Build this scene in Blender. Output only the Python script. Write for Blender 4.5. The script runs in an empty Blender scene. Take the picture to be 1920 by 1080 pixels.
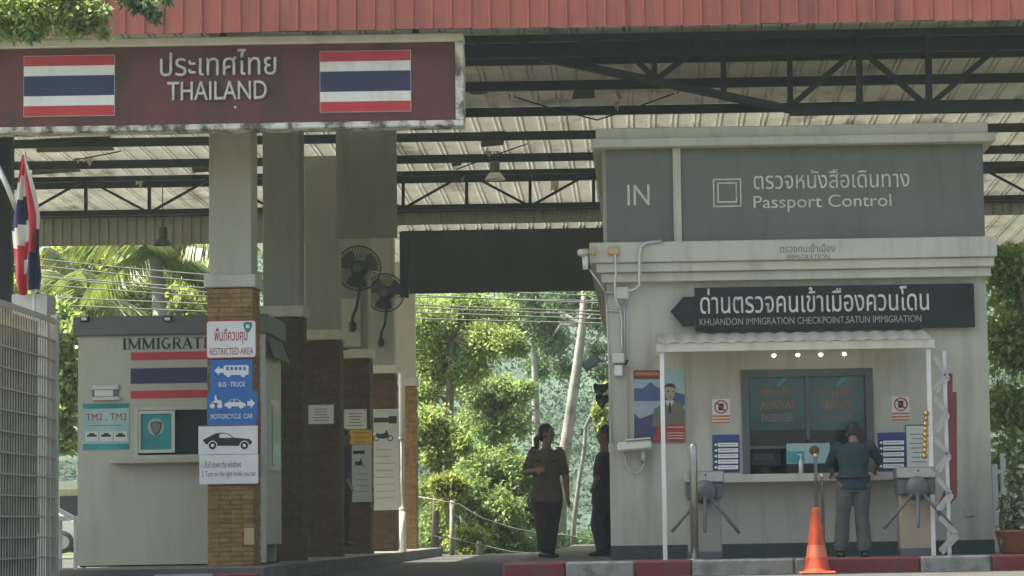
import bpy, bmesh, math, random
import numpy as np
from mathutils import Vector, Matrix

# ------------------------------------------------------------------ camera, sky, sun, exposure
SC = bpy.context.scene
COL = SC.collection
F = 4900.0                      # focal length in pixels of a 1920 px wide picture
EYE = Vector((0, 0, 0.36))
PITCH, ROLL, SHX = math.radians(5.19), math.radians(0.95), -0.125
ROT = Matrix.Rotation(math.radians(90) + PITCH, 3, 'X') @ Matrix.Rotation(-ROLL, 3, 'Z')

cam_d = bpy.data.cameras.new('camera')
cam_d.lens = 36 * F / 1920
cam_d.sensor_width = 36
cam_d.shift_x = SHX
cam_d.clip_end = 2000
cam = bpy.data.objects.new('camera', cam_d)
COL.objects.link(cam)
cam.matrix_world = Matrix.Translation(EYE) @ ROT.to_4x4()
SC.camera = cam

SUN_EL, SUN_AZ = math.radians(56), math.radians(-84)     # high, from the left and a little behind the checkpoint
world = bpy.data.worlds.new('World')
SC.world = world
world.use_nodes = True
nt = world.node_tree
sky = nt.nodes.new('ShaderNodeTexSky')
sky.sky_type = 'NISHITA'
sky.sun_disc = False
sky.sun_elevation = SUN_EL
sky.sun_rotation = SUN_AZ
sky.air_density = 0.8
sky.dust_density = 5.0
sky.ozone_density = 0.6
nt.links.new(sky.outputs[0], nt.nodes['Background'].inputs[0])
nt.nodes['Background'].inputs[1].default_value = 0.1
sun_d = bpy.data.lights.new('sun', 'SUN')
sun_d.energy = 5.0
sun_d.angle = math.radians(0.53)
sun_d.color = (1, 0.95, 0.86)
sun = bpy.data.objects.new('sun', sun_d)
COL.objects.link(sun)
sdir = Vector((math.sin(SUN_AZ) * math.cos(SUN_EL), math.cos(SUN_AZ) * math.cos(SUN_EL), math.sin(SUN_EL)))
sun.rotation_euler = sdir.to_track_quat('Z', 'Y').to_euler()
sun.location = (0, 20, 40)
SC.view_settings.view_transform = 'Standard'
SC.view_settings.look = 'None'
SC.view_settings.exposure = 1.82
SC.view_settings.use_white_balance = True
SC.view_settings.white_balance_temperature = 6950
SC.view_settings.white_balance_tint = 4
SC.view_settings.gamma = 1
SC.render.engine = 'CYCLES'
SC.cycles.use_denoising = True
SC.cycles.max_bounces = 7
SC.cycles.diffuse_bounces = 4
SC.cycles.transparent_max_bounces = 8
SC.cycles.volume_bounces = 0
SC.cycles.sample_clamp_indirect = 6

rnd = random.Random(7)


def P(px, py, Y):
    """point at depth Y seen at pixel (px, py) of the 1920 x 1080 photograph"""
    d = ROT @ Vector(((px - 960) / F + SHX * 1920 / F, -(py - 540) / F, -1))
    return EYE + d * (Y / d.y)


def rect(x0, y0, x1, y1, Y):
    p = P((x0 + x1) / 2, (y0 + y1) / 2, Y)
    return p.x, p.z, abs(x1 - x0) * Y / F, abs(y1 - y0) * Y / F


# ------------------------------------------------------------------ materials
def lin(c):
    return tuple(((v / 255) / 12.92 if v / 255 <= 0.04045 else ((v / 255 + 0.055) / 1.055) ** 2.4) for v in c)


MATS = {}


def mat(name, rgb, rough=0.6, var=0.12, scale=4.0, metal=0.0, bump=0.0, bscale=60.0, dirt=None, dirt_amt=0.5,
        dirt_scale=(6, 6, 0.8), dirt_lo=0.5, dirt_hi=0.75, isl=0.0, transl=None, emit=None, spec=0.4, alpha=1.0):
    """procedural principled material; rgb is linear base colour"""
    if name in MATS:
        return MATS[name]
    m = bpy.data.materials.new(name)
    m.use_nodes = True
    t = m.node_tree
    N, L = t.nodes, t.links
    b = N['Principled BSDF']
    b.inputs['Roughness'].default_value = rough
    b.inputs['Metallic'].default_value = metal
    b.inputs['Specular IOR Level'].default_value = spec
    geo = N.new('ShaderNodeNewGeometry')
    nz = N.new('ShaderNodeTexNoise')
    nz.inputs['Scale'].default_value = scale
    nz.inputs['Detail'].default_value = 5
    L.new(geo.outputs['Position'], nz.inputs['Vector'])
    mr = N.new('ShaderNodeMapRange')
    mr.inputs['From Min'].default_value = 0.3
    mr.inputs['From Max'].default_value = 0.7
    mr.inputs['To Min'].default_value = 1 - var
    mr.inputs['To Max'].default_value = 1 + var
    L.new(nz.outputs['Fac'], mr.inputs['Value'])
    last = mr.outputs[0]
    if isl:
        mr2 = N.new('ShaderNodeMapRange')
        mr2.inputs['To Min'].default_value = 1 - isl
        mr2.inputs['To Max'].default_value = 1 + isl
        L.new(geo.outputs['Random Per Island'], mr2.inputs['Value'])
        mu = N.new('ShaderNodeMath')
        mu.operation = 'MULTIPLY'
        L.new(last, mu.inputs[0])
        L.new(mr2.outputs[0], mu.inputs[1])
        last = mu.outputs[0]
    vm = N.new('ShaderNodeVectorMath')
    vm.operation = 'SCALE'
    vm.inputs[0].default_value = rgb[:3]
    L.new(last, vm.inputs['Scale'])
    colr = vm.outputs[0]
    if dirt:
        mp = N.new('ShaderNodeVectorMath')
        mp.operation = 'MULTIPLY'
        mp.inputs[1].default_value = dirt_scale
        L.new(geo.outputs['Position'], mp.inputs[0])
        n2 = N.new('ShaderNodeTexNoise')
        n2.inputs['Scale'].default_value = 1
        n2.inputs['Detail'].default_value = 6
        n2.inputs['Roughness'].default_value = 0.62
        L.new(mp.outputs[0], n2.inputs['Vector'])
        m3 = N.new('ShaderNodeMapRange')
        m3.inputs['From Min'].default_value = dirt_lo
        m3.inputs['From Max'].default_value = dirt_hi
        m3.inputs['To Max'].default_value = dirt_amt
        L.new(n2.outputs['Fac'], m3.inputs['Value'])
        mx = N.new('ShaderNodeMix')
        mx.data_type = 'RGBA'
        L.new(m3.outputs[0], mx.inputs['Factor'])
        L.new(colr, mx.inputs['A'])
        mx.inputs['B'].default_value = (*dirt, 1)
        colr = mx.outputs['Result']
    L.new(colr, b.inputs['Base Color'])
    if bump:
        n4 = N.new('ShaderNodeTexNoise')
        n4.inputs['Scale'].default_value = bscale
        n4.inputs['Detail'].default_value = 4
        L.new(geo.outputs['Position'], n4.inputs['Vector'])
        bp = N.new('ShaderNodeBump')
        bp.inputs['Strength'].default_value = bump
        bp.inputs['Distance'].default_value = 0.02
        L.new(n4.outputs['Fac'], bp.inputs['Height'])
        L.new(bp.outputs[0], b.inputs['Normal'])
    if alpha < 1:
        b.inputs['Alpha'].default_value = alpha
    if emit:
        b.inputs['Emission Color'].default_value = (*emit[:3], 1)
        b.inputs['Emission Strength'].default_value = emit[3]
    if transl:
        tr = N.new('ShaderNodeBsdfTranslucent')
        sc2 = N.new('ShaderNodeVectorMath')
        sc2.operation = 'MULTIPLY'
        sc2.inputs[1].default_value = transl[1]
        L.new(colr, sc2.inputs[0])
        L.new(sc2.outputs[0], tr.inputs['Color'])
        ms = N.new('ShaderNodeMixShader')
        ms.inputs[0].default_value = transl[0]
        L.new(b.outputs[0], ms.inputs[1])
        L.new(tr.outputs[0], ms.inputs[2])
        L.new(ms.outputs[0], N['Material Output'].inputs['Surface'])
    MATS[name] = m
    return m


GRIME = (0.05, 0.045, 0.035)
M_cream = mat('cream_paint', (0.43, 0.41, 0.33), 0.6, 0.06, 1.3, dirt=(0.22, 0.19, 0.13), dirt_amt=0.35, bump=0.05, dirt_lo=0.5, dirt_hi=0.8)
M_shadegrey = mat('shade_and_cabinet_grey', (0.27, 0.27, 0.23), 0.65, 0.07, 1.3, dirt=(0.15, 0.14, 0.11), dirt_amt=0.4)  # cream darkened with painted shade (inner columns, drop wall); plain grey on a turnstile
M_trim = mat('trim_paint', (0.52, 0.50, 0.415), 0.55, 0.07, 2, dirt=(0.2, 0.17, 0.12), dirt_amt=0.4, bump=0.05)
M_wall = mat('white_wall_paint', (0.46, 0.445, 0.365), 0.6, 0.09, 0.9, dirt=(0.19, 0.165, 0.115), dirt_amt=0.7, dirt_scale=(3.5, 3.5, 0.45), dirt_lo=0.5, dirt_hi=0.78, bump=0.12, bscale=18)
M_booth = mat('booth_paint', (0.46, 0.445, 0.35), 0.45, 0.05, 1.5, dirt=(0.28, 0.25, 0.19), dirt_amt=0.3)
M_greypanel = mat('grey_panel_paint', (0.145, 0.15, 0.13), 0.5, 0.06, 1.5, dirt=(0.08, 0.08, 0.07), dirt_amt=0.4)
M_boothgrey = mat('booth_fascia_grey', (0.13, 0.14, 0.13), 0.5, 0.08, 3)
M_signred = mat('maroon_sign_paint', (0.15, 0.043, 0.037), 0.5, 0.12, 3, dirt=(0.06, 0.04, 0.02), dirt_amt=0.85, dirt_scale=(3.2, 3.2, 0.9), dirt_lo=0.46, dirt_hi=0.66)
M_frame = mat('stained_white_frame', (0.70, 0.69, 0.60), 0.6, 0.1, 6, dirt=(0.09, 0.08, 0.06), dirt_amt=0.95, dirt_scale=(7, 7, 5.0), dirt_lo=0.44, dirt_hi=0.6)
M_frametop = mat('white_frame', (0.80, 0.79, 0.72), 0.6, 0.08, 6, dirt=(0.3, 0.28, 0.2), dirt_amt=0.3)
M_flagred = mat('flag_red', (0.52, 0.04, 0.05), 0.5, 0.06)
M_flagwhite = mat('flag_white', (0.80, 0.79, 0.72), 0.5, 0.05, dirt=(0.4, 0.35, 0.22), dirt_amt=0.4)
M_flagblue = mat('flag_blue', (0.028, 0.038, 0.095), 0.5, 0.08)
M_letter = mat('letter_metal', (0.62, 0.60, 0.52), 0.45, 0.15, 9, dirt=(0.2, 0.17, 0.12), dirt_amt=0.6, dirt_scale=(7, 7, 5))
M_roofred = mat('red_roof_sheet', (0.41, 0.125, 0.095), 0.55, 0.13, 1.2, dirt=(0.10, 0.045, 0.035), dirt_amt=0.6, dirt_scale=(9, 9, 0.7))
M_sheet = mat('roof_sheet_underside', (0.76, 0.76, 0.71), 0.5, 0.1, 2, dirt=(0.16, 0.13, 0.09), dirt_amt=0.75, dirt_scale=(1.6, 1.1, 1), dirt_lo=0.54, dirt_hi=0.72, transl=(0.055, (1, 1, 1)))  # translucence added only to brighten the underside with sun from above
M_black = mat('black_steel_paint', (0.018, 0.019, 0.022), 0.5, 0.2, 6)
M_darkpanel = mat('dark_fascia_paint', (0.035, 0.036, 0.036), 0.65, 0.12, 2, dirt=(0.06, 0.06, 0.055), dirt_amt=0.5, dirt_scale=(5, 5, 0.3))
M_mortar = mat('mortar', (0.17, 0.095, 0.04), 0.9, 0.2, 20)
M_brick = mat('brown_stone', (0.25, 0.14, 0.05), 0.75, 0.25, 14, isl=0.1, bump=0.3, bscale=50)
M_brick2 = mat('brown_stone_light', (0.285, 0.165, 0.06), 0.75, 0.3, 14, bump=0.3, bscale=50)
M_brick3 = mat('brown_stone_dark', (0.215, 0.115, 0.04), 0.75, 0.3, 14, bump=0.3, bscale=50)
M_steel = mat('brushed_steel', (0.4, 0.4, 0.38), 0.3, 0.1, 20, metal=0.9)
M_alu = mat('aluminium', (0.55, 0.55, 0.52), 0.4, 0.06, 8, metal=0.5)
M_white = mat('white_paint', (0.72, 0.72, 0.68), 0.5, 0.06, 5, dirt=(0.35, 0.33, 0.27), dirt_amt=0.35)
M_print_white = mat('white_print', (0.75, 0.75, 0.72), 0.5, 0.04, 5)
M_print_black = mat('black_print', (0.02, 0.02, 0.02), 0.6, 0.1, 5)
M_print_red = mat('red_print', (0.42, 0.05, 0.04), 0.6, 0.1, 5)
M_print_blue = mat('blue_sign', (0.03, 0.15, 0.42), 0.45, 0.06, 4)
M_print_navy = mat('navy_print', (0.04, 0.06, 0.22), 0.5, 0.06, 4)
M_print_grey = mat('grey_print', (0.22, 0.21, 0.2), 0.6, 0.06, 4)
M_paper = mat('paper', (0.66, 0.65, 0.58), 0.7, 0.04, 6)
M_teal = mat('teal_print', (0.03, 0.27, 0.27), 0.4, 0.3, 3)
M_tealpale = mat('pale_teal_print', (0.35, 0.5, 0.46), 0.45, 0.15, 4)
M_yellow = mat('yellow_board', (0.62, 0.36, 0.02), 0.6, 0.08)
M_glassdark = mat('dark_window_glass', (0.015, 0.02, 0.02), 0.08, 0.1, 3, spec=0.6)
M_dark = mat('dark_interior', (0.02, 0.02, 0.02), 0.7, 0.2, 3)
M_signblack = mat('black_granite_sign', (0.016, 0.018, 0.018), 0.2, 0.3, 3, spec=0.25)
M_green = mat('green_base_paint', (0.03, 0.05, 0.043), 0.6, 0.15, 4, dirt=(0.09, 0.085, 0.07), dirt_amt=0.5)
M_road = mat('asphalt', (0.06, 0.059, 0.056), 0.9, 0.2, 3, bump=0.4, bscale=120)
M_conc = mat('island_concrete', (0.14, 0.135, 0.12), 0.85, 0.2, 2.5, bump=0.2, bscale=60, dirt=(0.1, 0.09, 0.08), dirt_amt=0.6, dirt_scale=(2, 2, 2))
M_kred = mat('kerb_red_paint', (0.17, 0.022, 0.026), 0.6, 0.15, 5, dirt=(0.07, 0.055, 0.05), dirt_amt=0.85, dirt_scale=(5, 5, 5), dirt_lo=0.45, dirt_hi=0.65)
M_kwhite = mat('kerb_white_paint', (0.27, 0.265, 0.235), 0.6, 0.1, 5, dirt=(0.1, 0.09, 0.075), dirt_amt=0.85, dirt_scale=(5, 5, 5), dirt_lo=0.45, dirt_hi=0.65)
M_ground = mat('ground_soil', (0.09, 0.10, 0.045), 0.95, 0.4, 0.7, bump=0.5, bscale=10)
M_plastic = mat('cream_plastic', (0.62, 0.60, 0.5), 0.4, 0.05)
M_rust = mat('beige_box', (0.5, 0.38, 0.2), 0.5, 0.1)
M_blackplastic = mat('black_plastic', (0.02, 0.02, 0.022), 0.4, 0.1)
M_greyplastic = mat('grey_plastic', (0.09, 0.10, 0.10), 0.4, 0.1)
M_fanmesh = mat('fan_guard_wire', (0.03, 0.03, 0.032), 0.4, 0.1)
M_fanblade = mat('fan_blade_plastic', (0.05, 0.055, 0.056), 0.4, 0.1)
M_cone = mat('cone_orange', (0.56, 0.075, 0.028), 0.7, 0.15, 6, dirt=(0.12, 0.05, 0.03), dirt_amt=0.7, dirt_scale=(9, 9, 5), dirt_lo=0.48, dirt_hi=0.7)
M_lampglow = mat('led_glow', (0.9, 0.9, 1.0), 0.3, 0, emit=(0.85, 0.88, 1.0, 9))
M_enamel = mat('lamp_grey_enamel', (0.10, 0.105, 0.11), 0.4, 0.1)
M_lampshade = mat('lamp_white_enamel', (0.75, 0.75, 0.7), 0.4, 0.05)
M_bark = mat('bark', (0.15, 0.12, 0.085), 0.9, 0.3, 5, bump=0.6, bscale=14)
M_palebark = mat('pale_bark', (0.24, 0.235, 0.21), 0.85, 0.4, 3, bump=0.4, bscale=10)
LEAF_T = (1.5, 1.6, 1.15)
M_leafA = mat('leaf_bright', (0.225, 0.285, 0.105), 0.5, 0.25, 0.8, isl=0.45, transl=(0.5, LEAF_T))
M_leafB = mat('leaf_mid', (0.17, 0.23, 0.09), 0.5, 0.3, 0.8, isl=0.45, transl=(0.42, LEAF_T))
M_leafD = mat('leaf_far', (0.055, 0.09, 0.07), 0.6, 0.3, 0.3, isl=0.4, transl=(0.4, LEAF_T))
M_leafC = mat('leaf_dark', (0.11, 0.17, 0.085), 0.5, 0.3, 0.8, isl=0.45, transl=(0.35, LEAF_T))
M_leafY = mat('leaf_yellow', (0.25, 0.28, 0.08), 0.5, 0.25, 0.8, isl=0.4, transl=(0.5, LEAF_T))
M_palm = mat('palm_leaf', (0.14, 0.17, 0.05), 0.4, 0.25, 1.2, isl=0.3, transl=(0.4, LEAF_T))
M_rachis = mat('palm_rachis', (0.42, 0.40, 0.2), 0.6, 0.2, 3)
M_skin = mat('skin', (0.2, 0.105, 0.065), 0.55, 0.06, 8)
M_hair = mat('hair', (0.012, 0.010, 0.010), 0.5, 0.2, 20)
M_tan = mat('tan_uniform_cloth', (0.085, 0.064, 0.036), 0.85, 0.2, 8, bump=0.7, bscale=13)
M_brown = mat('brown_trousers_cloth', (0.035, 0.027, 0.02), 0.85, 0.2, 8, bump=0.7, bscale=13)
M_darkcloth = mat('dark_cloth', (0.025, 0.024, 0.026), 0.85, 0.25, 8, bump=0.7, bscale=13)
M_tealcloth = mat('dark_teal_cloth', (0.012, 0.03, 0.034), 0.85, 0.25, 8, bump=0.7, bscale=13)
M_greycloth = mat('grey_trouser_cloth', (0.085, 0.085, 0.08), 0.85, 0.2, 8, bump=0.7, bscale=13)
M_shoe = mat('black_shoe', (0.012, 0.012, 0.012), 0.4, 0.1)
M_carwhite = mat('car_paint_white', (0.65, 0.66, 0.68), 0.25, 0.02, 3, spec=0.6)
M_cargrey = mat('car_paint_silver', (0.3, 0.31, 0.33), 0.25, 0.02, 3, spec=0.6, metal=0.3)
M_tyre = mat('tyre_rubber', (0.02, 0.02, 0.02), 0.8, 0.1)
M_cable = mat('weathered_cable', (0.17, 0.175, 0.17), 0.5, 0.1)
M_strip = mat('red_brown_strip', (0.20, 0.045, 0.03), 0.5, 0.15, 5)
M_flower = mat('white_petal', (0.7, 0.68, 0.62), 0.5, 0.05, transl=(0.3, (1, 1, 1)))


# ------------------------------------------------------------------ mesh helpers
WORLD = {}


def wloc(o):
    return WORLD.get(o.name, Vector((0, 0, 0)))


class MB:
    """collects shapes in world coordinates; build() links them as one mesh object"""

    def __init__(self):
        self.v, self.f = [], []

    def add(self, vs, fs):
        n = len(self.v)
        self.v += [tuple(p) for p in vs]
        self.f += [tuple(i + n for i in q) for q in fs]
        return self

    def box(self, c, s, bev=0.0, rot=None):
        hx, hy, hz = s[0] / 2, s[1] / 2, s[2] / 2
        c = Vector(c)
        if bev <= 0:
            vs = [Vector((x, y, z)) for z in (-hz, hz) for y in (-hy, hy) for x in (-hx, hx)]
            fs = [(0, 2, 3, 1), (4, 5, 7, 6), (0, 1, 5, 4), (2, 6, 7, 3), (0, 4, 6, 2), (1, 3, 7, 5)]
        else:
            b = min(bev, hx * 0.9, hy * 0.9, hz * 0.9)
            vs, idx = [], {}
            for sz in (-1, 1):
                for sy in (-1, 1):
                    for sx in (-1, 1):
                        for ax in range(3):
                            p = [sx * (hx - b), sy * (hy - b), sz * (hz - b)]
                            p[ax] = (sx * hx, sy * hy, sz * hz)[ax]
                            idx[(sx, sy, sz, ax)] = len(vs)
                            vs.append(Vector(p))
            fs = []
            I = lambda *a: idx[a]
            for s_ in (-1, 1):
                q = [(I(s_, -1, -1, 0), I(s_, 1, -1, 0), I(s_, 1, 1, 0), I(s_, -1, 1, 0)),
                     (I(-1, s_, -1, 1), I(-1, s_, 1, 1), I(1, s_, 1, 1), I(1, s_, -1, 1)),
                     (I(-1, -1, s_, 2), I(1, -1, s_, 2), I(1, 1, s_, 2), I(-1, 1, s_, 2))]
                fs += q if s_ > 0 else [t[::-1] for t in q]
            for a in (-1, 1):
                for b2 in (-1, 1):
                    fs.append((I(a, b2, -1, 0), I(a, b2, 1, 0), I(a, b2, 1, 1), I(a, b2, -1, 1)))
                    fs.append((I(a, -1, b2, 0), I(a, 1, b2, 0), I(a, 1, b2, 2), I(a, -1, b2, 2)))
                    fs.append((I(-1, a, b2, 1), I(1, a, b2, 1), I(1, a, b2, 2), I(-1, a, b2, 2)))
            for sx in (-1, 1):
                for sy in (-1, 1):
                    for sz in (-1, 1):
                        fs.append(tuple(I(sx, sy, sz, k) for k in range(3)))
        if rot is not None:
            vs = [rot @ p for p in vs]
        return self.add([p + c for p in vs], fs)

    def bar(self, a, b, w, h=None, up=(0, 0, 1)):
        """rectangular bar from a to b, w across, h along 'up'"""
        a, b = Vector(a), Vector(b)
        d = b - a
        y = d.normalized()
        upv = Vector(up)
        if abs(y.dot(upv)) > 0.97:
            upv = Vector((1, 0, 0))
        x = y.cross(upv).normalized()
        z = x.cross(y)
        rot = Matrix((x, y, z)).transposed()
        return self.box((a + b) / 2, (w, d.length, h or w), rot=rot)

    def tube(self, pts, r, seg=8, ref=(0, 1, 0), cap=True):
        """tube through pts; r is a number, a list, or a list of (ra, rb): ra along ref"""
        pts = [Vector(p) for p in pts]
        n = len(pts)
        rs = r if isinstance(r, (list, tuple)) else [r] * n
        vs, fs = [], []
        ref = Vector(ref)
        for i, p in enumerate(pts):
            t = (pts[min(i + 1, n - 1)] - pts[max(i - 1, 0)]).normalized()
            q = ref if abs(t.dot(ref)) < 0.95 else Vector((1, 0.2, 0.1))
            a = (q - t * q.dot(t)).normalized()
            b = t.cross(a)
            ra, rb = rs[i] if isinstance(rs[i], (list, tuple)) else (rs[i], rs[i])
            for k in range(seg):
                w = 2 * math.pi * k / seg
                vs.append(p + a * (ra * math.cos(w)) + b * (rb * math.sin(w)))
        for i in range(n - 1):
            for k in range(seg):
                k2 = (k + 1) % seg
                fs.append((i * seg + k, i * seg + k2, (i + 1) * seg + k2, (i + 1) * seg + k))
        if cap:
            fs.append(tuple(range(seg))[::-1])
            fs.append(tuple((n - 1) * seg + k for k in range(seg)))
        return self.add(vs, fs)

    def ball(self, c, r, seg=12, rings=8, rot=None):
        c = Vector(c)
        if not isinstance(r, (tuple, list)):
            r = (r, r, r)
        vs = [Vector((0, 0, r[2]))]
        for i in range(1, rings):
            th = math.pi * i / rings
            for k in range(seg):
                ph = 2 * math.pi * k / seg
                vs.append(Vector((r[0] * math.sin(th) * math.cos(ph), r[1] * math.sin(th) * math.sin(ph), r[2] * math.cos(th))))
        vs.append(Vector((0, 0, -r[2])))
        fs = [(0, 1 + k, 1 + (k + 1) % seg) for k in range(seg)]
        for i in range(rings - 2):
            for k in range(seg):
                a, b = 1 + i * seg + k, 1 + i * seg + (k + 1) % seg
                fs.append((a, a + seg, b + seg, b))
        e = len(vs) - 1
        fs += [(e, e - seg + (k + 1) % seg, e - seg + k) for k in range(seg)]
        if rot is not None:
            vs = [rot @ v for v in vs]
        return self.add([v + c for v in vs], fs)

    def lathe(self, c, prof, seg=20, axis='Z', cap=True):
        """prof: list of (radius, height)"""
        c = Vector(c)
        vs, fs = [], []
        for (r, h) in prof:
            for k in range(seg):
                w = 2 * math.pi * k / seg
                p = (r * math.cos(w), r * math.sin(w), h)
                if axis == 'Y':
                    p = (p[0], -h, p[1])
                vs.append(c + Vector(p))
        for i in range(len(prof) - 1):
            for k in range(seg):
                k2 = (k + 1) % seg
                fs.append((i * seg + k, i * seg + k2, (i + 1) * seg + k2, (i + 1) * seg + k))
        if cap:
            fs.append(tuple(range(seg))[::-1])
            fs.append(tuple((len(prof) - 1) * seg + k for k in range(seg)))
        return self.add(vs, fs)

    def prism(self, pts2, y0, y1):
        """polygon in the X-Z plane extruded from y0 (front) to y1"""
        n = len(pts2)
        vs = [(x, y0, z) for x, z in pts2] + [(x, y1, z) for x, z in pts2]
        fs = [tuple(range(n)), tuple(range(2 * n - 1, n - 1, -1))]
        fs += [(i, i + n, (i + 1) % n + n, (i + 1) % n) for i in range(n)]
        return self.add(vs, fs)

    def build(self, name, m, parent=None, smooth=False):
        a = np.array(self.v, dtype=float)
        c = Vector((a.min(0) + a.max(0)) / 2)
        me = bpy.data.meshes.new(name)
        me.from_pydata([tuple(Vector(p) - c) for p in self.v], [], self.f)
        me.update()
        bm = bmesh.new()
        bm.from_mesh(me)
        bmesh.ops.recalc_face_normals(bm, faces=bm.faces)
        bm.to_mesh(me)
        bm.free()
        return link(name, me, m, c, parent, smooth)


def link(name, me, m, c, parent=None, smooth=False):
    if m is not None and not me.materials:
        me.materials.append(m)
    if smooth:
        for p in me.polygons:
            p.use_smooth = True
    o = bpy.data.objects.new(name, me)
    COL.objects.link(o)
    c = Vector(c)
    if parent is not None:
        o.parent = parent
        o.location = c - wloc(parent)
    else:
        o.location = c
    WORLD[o.name] = c
    return o


def tag(o, label=None, cat=None, group=None, kind=None):
    if label:
        o['label'] = label
    if cat:
        o['category'] = cat
    if group:
        o['group'] = group
    if kind:
        o['kind'] = kind
    return o


def thing(name, loc, label, cat, group=None):
    o = bpy.data.objects.new(name, None)
    COL.objects.link(o)
    o.location = loc
    o.empty_display_size = 0.2
    WORLD[o.name] = Vector(loc)
    return tag(o, label, cat, group)


def bx(name, x0, x1, y0, y1, z0, z1, m, parent=None, bev=0.0):
    return MB().box(((x0 + x1) / 2, (y0 + y1) / 2, (z0 + z1) / 2), (x1 - x0, y1 - y0, z1 - z0), bev).build(name, m, parent)


def plate(name, r, Y, t, m, parent=None, bev=0.0):
    """board of thickness t whose front face lies at depth Y, over pixel rectangle r"""
    cx, cz, w, h = rect(*r, Y)
    return MB().box((cx, Y + t / 2, cz), (w, t, h), bev).build(name, m, parent)


# text: outlines of the built-in font, filled contour by contour
def text_polys(body):
    cu = bpy.data.curves.new('txt', 'FONT')
    cu.body = body
    ob = bpy.data.objects.new('txt', cu)
    COL.objects.link(ob)
    bpy.context.view_layer.update()
    dg = bpy.context.evaluated_depsgraph_get()
    c2 = ob.to_curve(dg)
    polys = []
    for s in c2.splines:
        pts = []
        if s.type == 'BEZIER':
            bp = s.bezier_points
            n = len(bp)
            for i in range(n):
                p0, p3 = bp[i].co, bp[(i + 1) % n].co
                p1, p2 = bp[i].handle_right, bp[(i + 1) % n].handle_left
                straight = (p1 - p0).cross(p3 - p0).length < 1e-5 and (p2 - p0).cross(p3 - p0).length < 1e-5
                for k in range(1 if straight else 4):
                    t = k / 4
                    q = p0 * (1 - t) ** 3 + p1 * 3 * t * (1 - t) ** 2 + p2 * 3 * t * t * (1 - t) + p3 * t ** 3
                    pts.append((q.x, q.y))
        else:
            pts = [(p.co.x, p.co.y) for p in s.points]
        if len(pts) > 2:
            polys.append(pts)
    ob.to_curve_clear()
    bpy.data.objects.remove(ob)
    bpy.data.curves.remove(cu)
    return polys


def area(p):
    return sum(p[i][0] * p[(i + 1) % len(p)][1] - p[(i + 1) % len(p)][0] * p[i][1] for i in range(len(p))) / 2


def inside(q, poly):
    c = False
    for i in range(len(poly)):
        (x1, y1), (x2, y2) = poly[i], poly[i - 1]
        if (y1 > q[1]) != (y2 > q[1]) and q[0] < (x2 - x1) * (q[1] - y1) / (y2 - y1) + x1:
            c = not c
    return c


def fill(groups, extrude, offset):
    """each group = outer contour + its holes -> vertices and faces in text space"""
    V, Fc = [], []
    for g in groups:
        cu = bpy.data.curves.new('g', 'CURVE')
        cu.dimensions = '2D'
        cu.fill_mode = 'BOTH'
        cu.extrude = extrude
        cu.offset = offset
        for p in g:
            s = cu.splines.new('POLY')
            s.points.add(len(p) - 1)
            for i, q in enumerate(p):
                s.points[i].co = (q[0], q[1], 0, 1)
            s.use_cyclic_u = True
        ob = bpy.data.objects.new('g', cu)
        me = ob.to_mesh()
        n = len(V)
        V += [tuple(v.co) for v in me.vertices]
        Fc += [tuple(i + n for i in q.vertices) for q in me.polygons]
        ob.to_mesh_clear()
        bpy.data.objects.remove(ob)
        bpy.data.curves.remove(cu)
    return V, Fc


def text(name, body, r, Y, m, parent, depth=0.002, bold=0.0, each=False):
    """lettering stretched over pixel rectangle r on the plane Y, standing 'depth' proud of it"""
    polys = text_polys(body)
    xs = [q[0] for p in polys for q in p]
    ys = [q[1] for p in polys for q in p]
    x0, x1, y0, y1 = min(xs), max(xs), min(ys), max(ys)
    cx, cz, w, h = rect(*r, Y)
    sx, sz = w / (x1 - x0), h / (y1 - y0)
    big = max(polys, key=lambda p: abs(area(p)))
    sg = 1 if area(big) > 0 else -1
    outer = [p for p in polys if area(p) * sg > 0]
    groups = [[p] for p in outer]
    for p in polys:
        if area(p) * sg < 0:
            best = [g for g in groups if inside(p[0], g[0])]
            if best:
                min(best, key=lambda g: abs(area(g[0]))).append(p)
    conv = lambda V: [(cx + (v[0] - (x0 + x1) / 2) * sx, Y - depth / 2 - v[2], cz + (v[1] - (y0 + y1) / 2) * sz) for v in V]
    if each:
        out = []
        for g in groups:
            V, Fc = fill([g], depth / 2, bold)
            out.append(MB().add(conv(V), Fc).build(name, m, parent))
        return out
    V, Fc = fill(groups, depth / 2, bold)
    return MB().add(conv(V), Fc).build(name, m, parent)


# ------------------------------------------------------------------ ground, road, islands
def sheet(name, x0, x1, y0, y1, z, m):
    o = MB().add([(x0, y0, z), (x1, y0, z), (x1, y1, z), (x0, y1, z)], [(0, 1, 2, 3)]).build(name, m)
    return tag(o, kind='structure')


sheet('ground', -250, 250, -60, 400, -0.20, M_ground)
sheet('road', -13, 9, -50, 54, -0.15, M_road)
ZI = 0.0
KX0 = P(944, 1060, 26.4).x
lx = P(104, 1068, 26.4).x
isl_l = tag(bx('traffic_island', lx, -3.85, 26.56, 50, -0.19, ZI, M_conc), kind='structure')
isl_r = tag(bx('pavement', KX0 + 0.02, 4.9, 26.56, 52, -0.19, ZI - 0.002, M_conc), kind='structure')


def kerbs(segs, Y, top, name, parent):
    for (a, b, col) in segs:
        xa, xb = P(a, 1065, Y).x, P(b, 1065, Y).x
        bx(name, xa + 0.004, xb - 0.004, Y, Y + 0.15, -0.19, top, col, parent, 0.02)


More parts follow.
